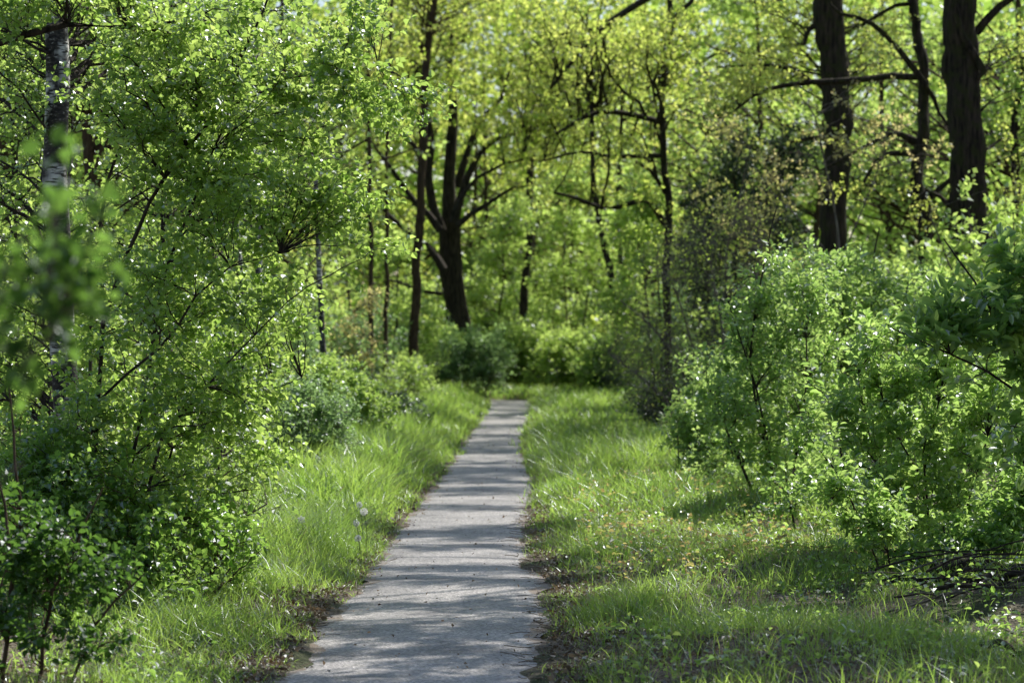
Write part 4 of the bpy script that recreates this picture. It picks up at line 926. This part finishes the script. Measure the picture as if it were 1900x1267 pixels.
# bramble cane arching over the verge
def tube_thing(name, label, cat, pts, r0, r1, mat, group=None, leafspec=None, S=6, wob=0.004):
    P, R = spline(pts, np.linspace(r0, r1, len(pts)), 0.06, wob)
    o_ = np.array(pts[0], float)
    if leafspec is None:
        g = Geo(); g.tubes(P, R, S, 0, 0.06)
        return tag(g.build(name, M[mat], None, o_, True), label, cat, group)
    root = empty(name, o_, label, cat, group)
    g = Geo(); g.tubes(P, R, S, 0, 0.06); g.build('cane', M[mat], root, o_, True)
    g = Geo(); lm, n, L, w = leafspec
    tw, twR = children(P, R, n, (0.2, 1), w, 0.4, 60, K=4, rscale=0.5, rmin=0.001)
    g.tubes(tw, twR, 3, 0); twig_leaves(g, tw, 3, L, 0.65, True)
    g.build('foliage', [M[mat], M[lm]], root, o_)
    return root
d0 = gd(1068)
tube_thing('bramble_cane', 'long thin bramble cane arching over the right verge', 'bramble',
           [Q(1258, 1070, d0), Q(1285, 1040, d0), Q(1330, 1020, d0), Q(1390, 1008, d0), Q(1440, 1009, d0), Q(1492, 1014, d0), Q(1535, 1035, d0)], 0.004, 0.0022, 'bark_brown', leafspec=('orange', 10, 0.03, 0.06))
tube_thing('bramble_cane', 'short bramble cane standing upright below the small cherry sapling', 'bramble',
           [Q(1532, 1090, 18.5), Q(1525, 1050, 18.5), Q(1518, 1020, 18.5), Q(1535, 1015, 18.4), Q(1570, 1010, 18.3)], 0.004, 0.002, 'bark_brown', leafspec=('leaf_mid', 8, 0.035, 0.06))

# brushwood: each fallen branch by itself
brush = [
 ('thick dark fallen bough lying highest in the brushwood', [(1735, 1068), (1790, 1090), (1850, 1095), (1930, 1110)], 17.2, 24, 14, 'bark_dark'),
 ('thick fallen bough slanting down to the left out of the brushwood', [(1790, 1150), (1830, 1130), (1870, 1110), (1940, 1088)], 16.6, 16, 10, 'bark_dark'),
 ('long thin fallen branch reaching far left across the grass', [(1630, 1126), (1680, 1108), (1730, 1090), (1790, 1086), (1850, 1088)], 17.0, 6, 10, 'bark_dark'),
 ('pale grey stick crossing the brushwood diagonally', [(1795, 1180), (1830, 1150), (1865, 1118), (1910, 1090)], 16.2, 5, 4, 'bark_grey'),
 ('second pale stick leaning the other way over the brushwood', [(1815, 1155), (1840, 1190), (1880, 1240)], 15.2, 5, 3, 'bark_grey'),
 ('dark wet branch with a shiny end at the frame edge', [(1860, 1115), (1890, 1130), (1950, 1145)], 16.5, 14, 10, 'bark_dark'),
 ('mid-brown branch low at the back of the brushwood', [(1760, 1105), (1830, 1108), (1900, 1125), (1950, 1128)], 17.3, 9, 7, 'bark_brown'),
 ('curved dark branch at the bottom of the brushwood', [(1740, 1162), (1800, 1160), (1870, 1168), (1940, 1160)], 16.3, 9, 6, 'bark_dark'),
 ('fallen branch lying alone in the grass at the bottom right corner', [(1818, 1245), (1860, 1240), (1900, 1232), (1960, 1228)], 14.0, 14, 12, 'bark_dark'),
 ('thin crooked stick poking up left of the brushwood', [(1700, 1165), (1735, 1128), (1790, 1095), (1815, 1090)], 16.8, 4, 3, 'bark_brown'),
 ('forked thin stick under the highest bough', [(1745, 1120), (1800, 1125), (1850, 1150)], 16.9, 5, 4, 'bark_brown')]
for lab, pts, d, w0, w1, mt in brush:
    W = []
    for i_, p in enumerate(pts):
        q = Q(p[0], p[1], d + 0.15 * math.sin(i_ * 2 + w0)); q[2] = max(q[2], float(gz(q[0], q[1])) + wpx(w0, d) * 0.8); q[2] += 0.05 * (i_ % 2) + 0.03; W.append(q)
    tube_thing('fallen_branch', lab, 'fallen branch', W, wpx(w0, d), wpx(w1, d), mt, group='branches of the brushwood heap', S=8, wob=0.012)

for i_ in range(16):
    px_ = 1700 + 200 * rng.uniform(0, 1); d_ = rng.uniform(15.9, 17.6); a_ = rng.uniform(-0.5, 0.5) + (3.14 if rng.uniform() < 0.3 else 0); L_t = rng.uniform(0.35, 0.9)
    p_ = Q(px_, 1120, d_); z_ = float(gz(p_[0], p_[1])) + rng.uniform(0.03, 0.22)
    q_ = np.array([p_[0], p_[1], z_]); v_ = np.array([math.cos(a_) * L_t, math.sin(a_) * L_t * 0.5, rng.uniform(-0.05, 0.16)])
    tube_thing('fallen_twig', 'thin dead twig tangled in the brushwood heap at the right frame edge', 'twig', [q_ - v_ / 2, q_ + np.array([0, 0, 0.03]), q_ + v_ / 2],
               0.007, 0.003, 'bark_grey' if i_ % 3 == 0 else 'bark_dark', group='thin twigs of the brushwood heap', S=5, wob=0.01)

# dandelion clocks
def clock(label, px, py, d, stalk_h=None, r=0.02, seed=True):
    top = Q(px, py, d); zb = float(gz(top[0], top[1])); 
    base = np.array([top[0] + 0.02, top[1], zb])
    root = empty('dandelion', base, label, 'dandelion')
    P, R = spline([base, base * 0.5 + top * 0.5 + np.array([0.012, 0, 0]), top], [0.0032, 0.0028, 0.0024], 0.03)
    g = Geo(); g.tubes(P, R, 6, 0); g.build('stalk', M['stem_green'], root, base, True)
    g = Geo()
    nd = 70 if seed else 26
    dd = randdir(nd); dd[:, 2] = dd[:, 2] if seed else np.abs(dd[:, 2])
    C = top + dd * 0.004
    E = top + dd * r
    Pf = np.stack([C, (C + E) / 2, E], 1); g.tubes(Pf, np.full((nd, 3), 0.0004), 3, 0)
    nf = 9                                            # each parachute: fine hairs spread at the end of the seed stalk
    hd = nrm(np.repeat(dd, nf, 0) * 0.55 + randdir(nd * nf)); H0 = np.repeat(E, nf, 0); H1 = H0 + hd * r * 0.38
    sdv = nrm(np.cross(hd, randdir(nd * nf))) * 0.0009
    V = np.stack([H0 - sdv, H0 + sdv, H1 + sdv * 0.5, H1 - sdv * 0.5], 1); o = np.arange(nd * nf)[:, None] * 4
    g.add(V, o + np.array([0, 1, 2, 3]))
    a = np.linspace(0, np.pi, 6); 
    Pc = np.stack([top + np.array([0, 0, z]) for z in np.linspace(-0.006, 0.005, 6)])[None]
    g.tubes(Pc, (0.0055 * np.sin(np.clip(a, 0.2, 2.9)))[None], 8, 1)
    g.build('seed_head', [M['fluff'], M['stem_green']], root, base)
M['fluff'] = leaf_mat('seed_fluff', (0.9, 0.9, 0.88), (0.9, 0.9, 0.88), (0.97, 0.97, 0.95), (0.97, 0.97, 0.95), 0.001, 0.5, 0.72)
clock('dandelion clock standing alone, furthest left in the verge grass', 559, 964, 20.3, r=0.023)
clock('topmost dandelion clock of the group beside the path', 667, 936, 22.2, r=0.02)
clock('largest dandelion clock at the right of the group beside the path', 675, 949, 21.5, r=0.024)
clock('dandelion clock in the middle of the group beside the path', 661, 970, 20.5, r=0.019)
clock('lowest dandelion clock close to the path edge', 664, 998, 19.6, r=0.019)
clock('thin spent dandelion on a tall stalk at the bottom right of the path', 1139, 1181, 13.6, r=0.007, seed=False)
clock('spent dandelion with a pale drooping head nearest the path at the bottom', 1084, 1221, 13.4, r=0.008, seed=False)
clock('small blurred dandelion clock far along the right verge', 1190, 860, 32.0, r=0.022)
clock('small blurred dandelion clock far along the left verge', 783, 852, 36.0, r=0.022)

# ================= FOREST BEHIND AND AROUND
def proto_tree(name, label, H, crown_r, leaf, leafL, bark='bark_dark', nb=120, z0=0.25, group=None, clump=0, nj=0.8, r=0.2, cat='tree', loc=(0, 0, 0), ts=0.0):
    pts = [(0, 0, -0.1), (0.1, 0.1, H * 0.3), (-0.15, 0.05, H * 0.6), (0.1, -0.1, H)]
    bl = []
    for k_ in range(16):
        a_ = rng.uniform(0, 6.28); zz = H * rng.uniform(z0, 1.0); rr = crown_r * (1 - 0.35 * abs(zz / H - 0.6) * 2)
        bl.append((np.array([math.cos(a_) * rr * 0.5, math.sin(a_) * rr * 0.5, zz]), (rr * 0.62, rr * 0.62, H * 0.055), 1.0))
    root = plant(name, label, cat, [(pts, [r * 1.2, r, r * 0.7, r * 0.2])], bl, nb=nb, bark=bark, leaf=leaf, twigs=6, twigL=0.8, nl=9 if not clump else 9, leafL=leafL, full=False, S=8,
                 group=group, sub=0, nj=nj, base=np.array([0, 0, 0.]), clump=clump, step=0.6, tshift=ts)
    root.location = loc
    return root
def proto_bush(name, label, H, R_, leaf, leafL, nb=90, group=None, ts=0.0):
    st = []
    for k_ in range(5):
        a_ = k_ * 1.257 + 0.3; st.append(([(0.1 * math.cos(a_), 0.1 * math.sin(a_), -0.05), (R_ * 0.3 * math.cos(a_), R_ * 0.3 * math.sin(a_), H * 0.45), (R_ * 0.6 * math.cos(a_), R_ * 0.6 * math.sin(a_), H * 0.9)], [0.03, 0.02, 0.008], 'stem'))
    return plant(name, label, 'bush', st, [(np.array([0, 0, H * 0.5]), (R_, R_, H * 0.5), 1.0), (np.array([R_ * 0.4, 0, H * 0.7]), (R_ * 0.5, R_ * 0.5, H * 0.4), 0.5)], nb=nb, bark='bark_grey', leaf=leaf,
                 twigs=6, twigL=0.4, nl=9, leafL=leafL, full=False, S=5, stem_name='stem', crown='foliage', base=np.array([0, 0, 0.]), group=group, nj=0.8, tshift=ts)
G1 = 'yellow-green trees of the wood behind the clearing'; G2 = 'green trees of the wood on both sides'; G3 = 'bushes of the wood'; G4 = 'shaded understorey bushes'
pA = proto_tree('background_tree', 'blurred yellow-green young oak in the wood behind the clearing', 15, 5.2, 'leaf_oak', 0.19, nb=105, z0=0.02, group=G1, clump=3, r=0.09, bark='bark_brown')
pB = proto_tree('background_tree', 'blurred fresh green tree among the trunks of the wood', 13, 4.4, 'leaf_mid', 0.17, nb=105, z0=0.04, group=G2, ts=0.3, r=0.10, bark='bark_brown')
pC = proto_bush('background_bush', 'blurred green bush filling the wood behind the nearer trunks', 3.4, 2.1, 'leaf_mid', 0.11, nb=95, group=G3, ts=0.25)
pD = proto_bush('background_bush', 'blurred blue-green bush in the shade of the wood', 2.8, 1.9, 'leaf_blue', 0.10, nb=95, group=G4, ts=0.1)
def place(proto, spots, s0=1.0):
    for i_, (x_, y_, s_) in enumerate(spots):
        rz = rng.uniform(0, 6.28)
        if i_ == 0:
            proto.location = (x_, y_, 0); proto.scale = (s_, s_, s_); proto.rotation_euler = (0, 0, rz)
        else:
            copy_thing(proto, (x_, y_, 0), rz, (s_, s_, s_ * rng.uniform(0.9, 1.15)))
def pxspots(lst): return [((p - CX) / F * d, d, s) for (p, d, s) in lst]
place(pA, pxspots([(900, 108, 0.9), (1060, 104, 0.85), (1200, 94, 0.8), (780, 100, 0.9), (640, 90, 0.85), (1000, 118, 1.0), (1130, 112, 0.9), (1270, 84, 0.8), (560, 82, 0.8)]))
place(pB, pxspots([(1640, 66, 0.9), (1760, 60, 0.9), (1880, 66, 1.0), (1400, 76, 1.0), (1520, 82, 1.0), (1700, 84, 1.0), (1860, 88, 1.0), (520, 62, 0.9), (420, 52, 0.8), (300, 46, 0.8), (160, 40, 0.8), (0, 42, 0.9), (220, 66, 1), (360, 78, 1), (60, 60, 1), (480, 96, 1.0), (1960, 52, 0.9), (880, 110, 0.9), (990, 100, 0.75), (1100, 106, 0.85), (1210, 100, 0.9), (700, 104, 0.9)]))
place(pC, pxspots([(985, 108, 1.6), (1090, 110, 1.8), (900, 110, 1.7), (1180, 104, 1.7), (790, 106, 1.7), (1010, 94, 1.1), (900, 96, 1.1), (1100, 90, 1.0), (1180, 84, 1.0), (800, 94, 1.1), (700, 84, 1.0), (740, 74, 0.8), (620, 72, 0.9), (540, 58, 0.8), (1240, 74, 0.9), (1480, 46, 0.9), (1640, 44, 0.9), (1760, 40, 0.9), (1900, 38, 1.0), (1560, 62, 1.1), (1720, 58, 1.1), (1860, 54, 1.1),
                   (380, 40, 0.8), (240, 34, 0.8), (90, 32, 0.8), (-20, 30, 0.9)]))
place(pD, pxspots([(960, 100, 1.2), (850, 100, 1.2), (1060, 102, 1.2), (660, 66, 0.8), (590, 50, 0.75), (480, 46, 0.8), (330, 50, 1.0), (180, 46, 1), (40, 46, 1), (1330, 66, 1.1), (1430, 62, 1.1), (1150, 98, 1.2), (760, 102, 1.2)]))

# trees just outside the view to the right: their trunks and boughs throw the bands of shade on the path
def shade_tree(label, tx, ty, H, bands, leaf='leaf_mid'):
    """bands: (distance along the path that the bough shades, height of the bough, half width, half depth)"""
    st = [([(tx, ty, -0.1), (tx + 0.1, ty, H * 0.3), (tx - 0.1, ty + 0.3, H * 0.65), (tx - 0.3, ty + 0.5, H)], [0.13, 0.11, 0.08, 0.03])]
    bl = []
    for (yt, h, rx, ry, *xo) in bands:
        c_ = np.array([0.63 * h - 0.25 + (xo[0] if xo else 0), yt + 0.87 * h, h])
        za = max(1.5, h - 1.8)
        st.append(([np.array([tx, ty + 0.2, za]), np.array([tx, ty, za]) * 0.5 + c_ * 0.5 + np.array([0, 0, 0.1]), c_, c_ + np.array([-1.3, -0.5, 0.1])], [0.05, 0.04, 0.028, 0.01], 'limb'))
        bl.append((c_, (rx * 1.25, ry, 0.3), rx * ry))
        for q_ in range(2):                       # bare side boughs, thin shadows of their own
            o1 = np.array([rng.uniform(-0.4, 0.8), rng.uniform(-0.9, 0.9), rng.uniform(-0.3, 0.4)])
            st.append(([np.array([tx, ty, za]) * 0.35 + c_ * 0.65, c_ + o1, c_ + o1 + np.array([-1.2, rng.uniform(-0.6, 0.3), 0.15]), c_ + o1 + np.array([-2.3, rng.uniform(-1.0, 0.5), 0.1])], [0.03, 0.026, 0.018, 0.008], 'limb'))
    return plant('roadside_tree', label, 'tree', st, bl, nb=int(52 * len(bands)), bark='bark_dark', leaf=leaf, twigs=6, twigL=0.35, nl=8, leafL=0.09, full=False, S=8, group='trees shading the path', wob=0.04)
lab_ = 'tree reaching its boughs over the path from beyond the right frame edge'
shade_tree(lab_, 4.5, 18.5, 7.5, [(13.4, 6.0, 1.2, 0.5), (14.6, 6.3, 1.3, 0.5), (15.8, 6.6, 1.4, 0.6), (17.2, 6.2, 1.1, 0.35)])
shade_tree(lab_, 5.6, 25.0, 9.0, [(18.9, 7.4, 1.4, 0.35), (20.0, 7.8, 1.4, 0.3), (22.0, 8.2, 1.0, 0.2), (23.8, 8.0, 1.4, 0.6)])
shade_tree(lab_, 7.4, 34.0, 10.5, [(27.2, 9.2, 1.2, 0.4), (30.4, 9.6, 1.6, 0.9), (32.6, 9.6, 1.2, 0.5), (35.2, 9.4, 1.5, 0.9)])
shade_tree(lab_, 8.4, 42.0, 12.0, [(37.5, 11.0, 1.5, 1.0), (41.5, 10.6, 1.5, 1.3), (45.0, 11.0, 1.3, 0.8), (48.0, 10.6, 1.6, 1.4)])
shade_tree(lab_, 10.5, 56.0, 13.0, [(54.0, 10.8, 1.6, 1.6), (59.5, 11.2, 1.6, 1.8), (66.0, 10.6, 1.8, 2.0)])

shade_tree(lab_, 6.6, 18.8, 8.0, [(12.7, 5.6, 1.3, 0.5, 1.6), (13.6, 6.0, 1.3, 0.4, 2.2), (14.4, 6.4, 0.9, 0.3, 1.3), (16.6, 6.6, 1.0, 0.5, 2.6)])
shade_tree(lab_, 11.5, 50.0, 13.0, [(40.0, 10.6, 1.3, 2.0, 2.0), (46.0, 11.0, 1.4, 2.5, 2.2), (52.0, 10.6, 1.5, 2.5, 1.8)])
# far-off wood reads as one mass
def wood_wall(name, label, x0, x1, y0, y1, n, zmax, leafL, tb):
    g = Geo(); m = n
    x = rng.uniform(x0, x1, m); y = rng.uniform(y0, y1, m); z = zmax * rng.uniform(0, 1, m) ** 1.35
    k = patch(x * 0.35, z * 0.5 + y * 0.05, 1, 1) + 0.25 * rng.uniform(-1, 1, m) > 0.27 - 0.3 * (z < 10)
    x, y, z = x[k], y[k], z[k]; m = len(x)
    L = leafL * rng.uniform(0.6, 1.4, m)
    tint = np.clip(tb + 0.5 * rng.uniform(0, 1, m) + 0.4 * (patch(x * 0.2, z * 0.3, 1, 2) - 0.5), 0, 1)
    g.leaves(np.stack([x, y, z], 1), randdir(m), nrm(np.array([0, -0.3, 1]) + rng.normal(size=(m, 3)) * 0.8), L, L * 0.8, tint, False, 0)
    return tag(g.build(name, M['leaf_oak_far']), label, 'forest', kind='stuff')
M['leaf_oak_far'] = leaf_mat('far_leaf', (0.06, 0.11, 0.018), (0.13, 0.18, 0.025), (0.56, 0.88, 0.15), (0.90, 1.0, 0.28), 0.03, 0.5, 0.75)
wood_wall('far_wood', 'hazy green mass of the far wood closing every gap', -40, 48, 122, 138, 105000, 22, 0.5, 0.25)
wood_wall('side_wood', 'dense leafy wood standing deep on the left', -22, -9, 45, 120, 30000, 13, 0.32, -0.1)
wood_wall('side_wood', 'dense leafy wood standing deep on the right', 13, 28, 60, 120, 36000, 15, 0.32, 0.0)

# ------------------------------------------------------------------ light, sky, camera
SUN_EL = math.radians(43); SUN_AZ = math.radians(36)      # azimuth measured from +Y towards +X
w = bpy.data.worlds.new('World'); scene.world = w; w.use_nodes = True
nt = w.node_tree; nt.nodes.clear()
sky = nt.nodes.new('ShaderNodeTexSky'); sky.sky_type = 'NISHITA'; sky.sun_disc = False
sky.sun_elevation = SUN_EL; sky.sun_rotation = SUN_AZ
bg = nt.nodes.new('ShaderNodeBackground'); bg.inputs[1].default_value = 0.12
ow = nt.nodes.new('ShaderNodeOutputWorld'); nt.links.new(sky.outputs[0], bg.inputs[0]); nt.links.new(bg.outputs[0], ow.inputs[0])
ld = bpy.data.lights.new('sun', 'SUN'); ld.energy = 5.0; ld.angle = math.radians(0.5); ld.color = (1.0, 0.95, 0.86)
lo = bpy.data.objects.new('sun', ld); COL.objects.link(lo)
from mathutils import Vector
sd_ = Vector((math.sin(SUN_AZ) * math.cos(SUN_EL), math.cos(SUN_AZ) * math.cos(SUN_EL), math.sin(SUN_EL)))
lo.rotation_euler = sd_.to_track_quat('Z', 'Y').to_euler(); lo.location = (10, 10, 30)

cd = bpy.data.cameras.new('camera'); cd.lens = F / 1900 * 36; cd.sensor_width = 36; cd.clip_start = 0.1; cd.clip_end = 2000
cd.dof.use_dof = True; cd.dof.focus_distance = 17.5; cd.dof.aperture_fstop = 4.0; cd.dof.aperture_blades = 9
cam = bpy.data.objects.new('camera', cd); COL.objects.link(cam); cam.location = (0, 0, CAMH); cam.rotation_euler = (math.radians(90), 0, 0)
scene.camera = cam
scene.view_settings.view_transform = 'Standard'; scene.view_settings.look = 'None'; scene.view_settings.exposure = 0
c = scene.cycles
c.max_bounces = 7; c.diffuse_bounces = 2; c.glossy_bounces = 2; c.transmission_bounces = 3; c.transparent_max_bounces = 4
c.use_denoising = True; c.caustics_reflective = False; c.caustics_refractive = False
c.sample_clamp_indirect = 4.0
print('FACES', sum(len(m.polygons) for m in bpy.data.meshes))
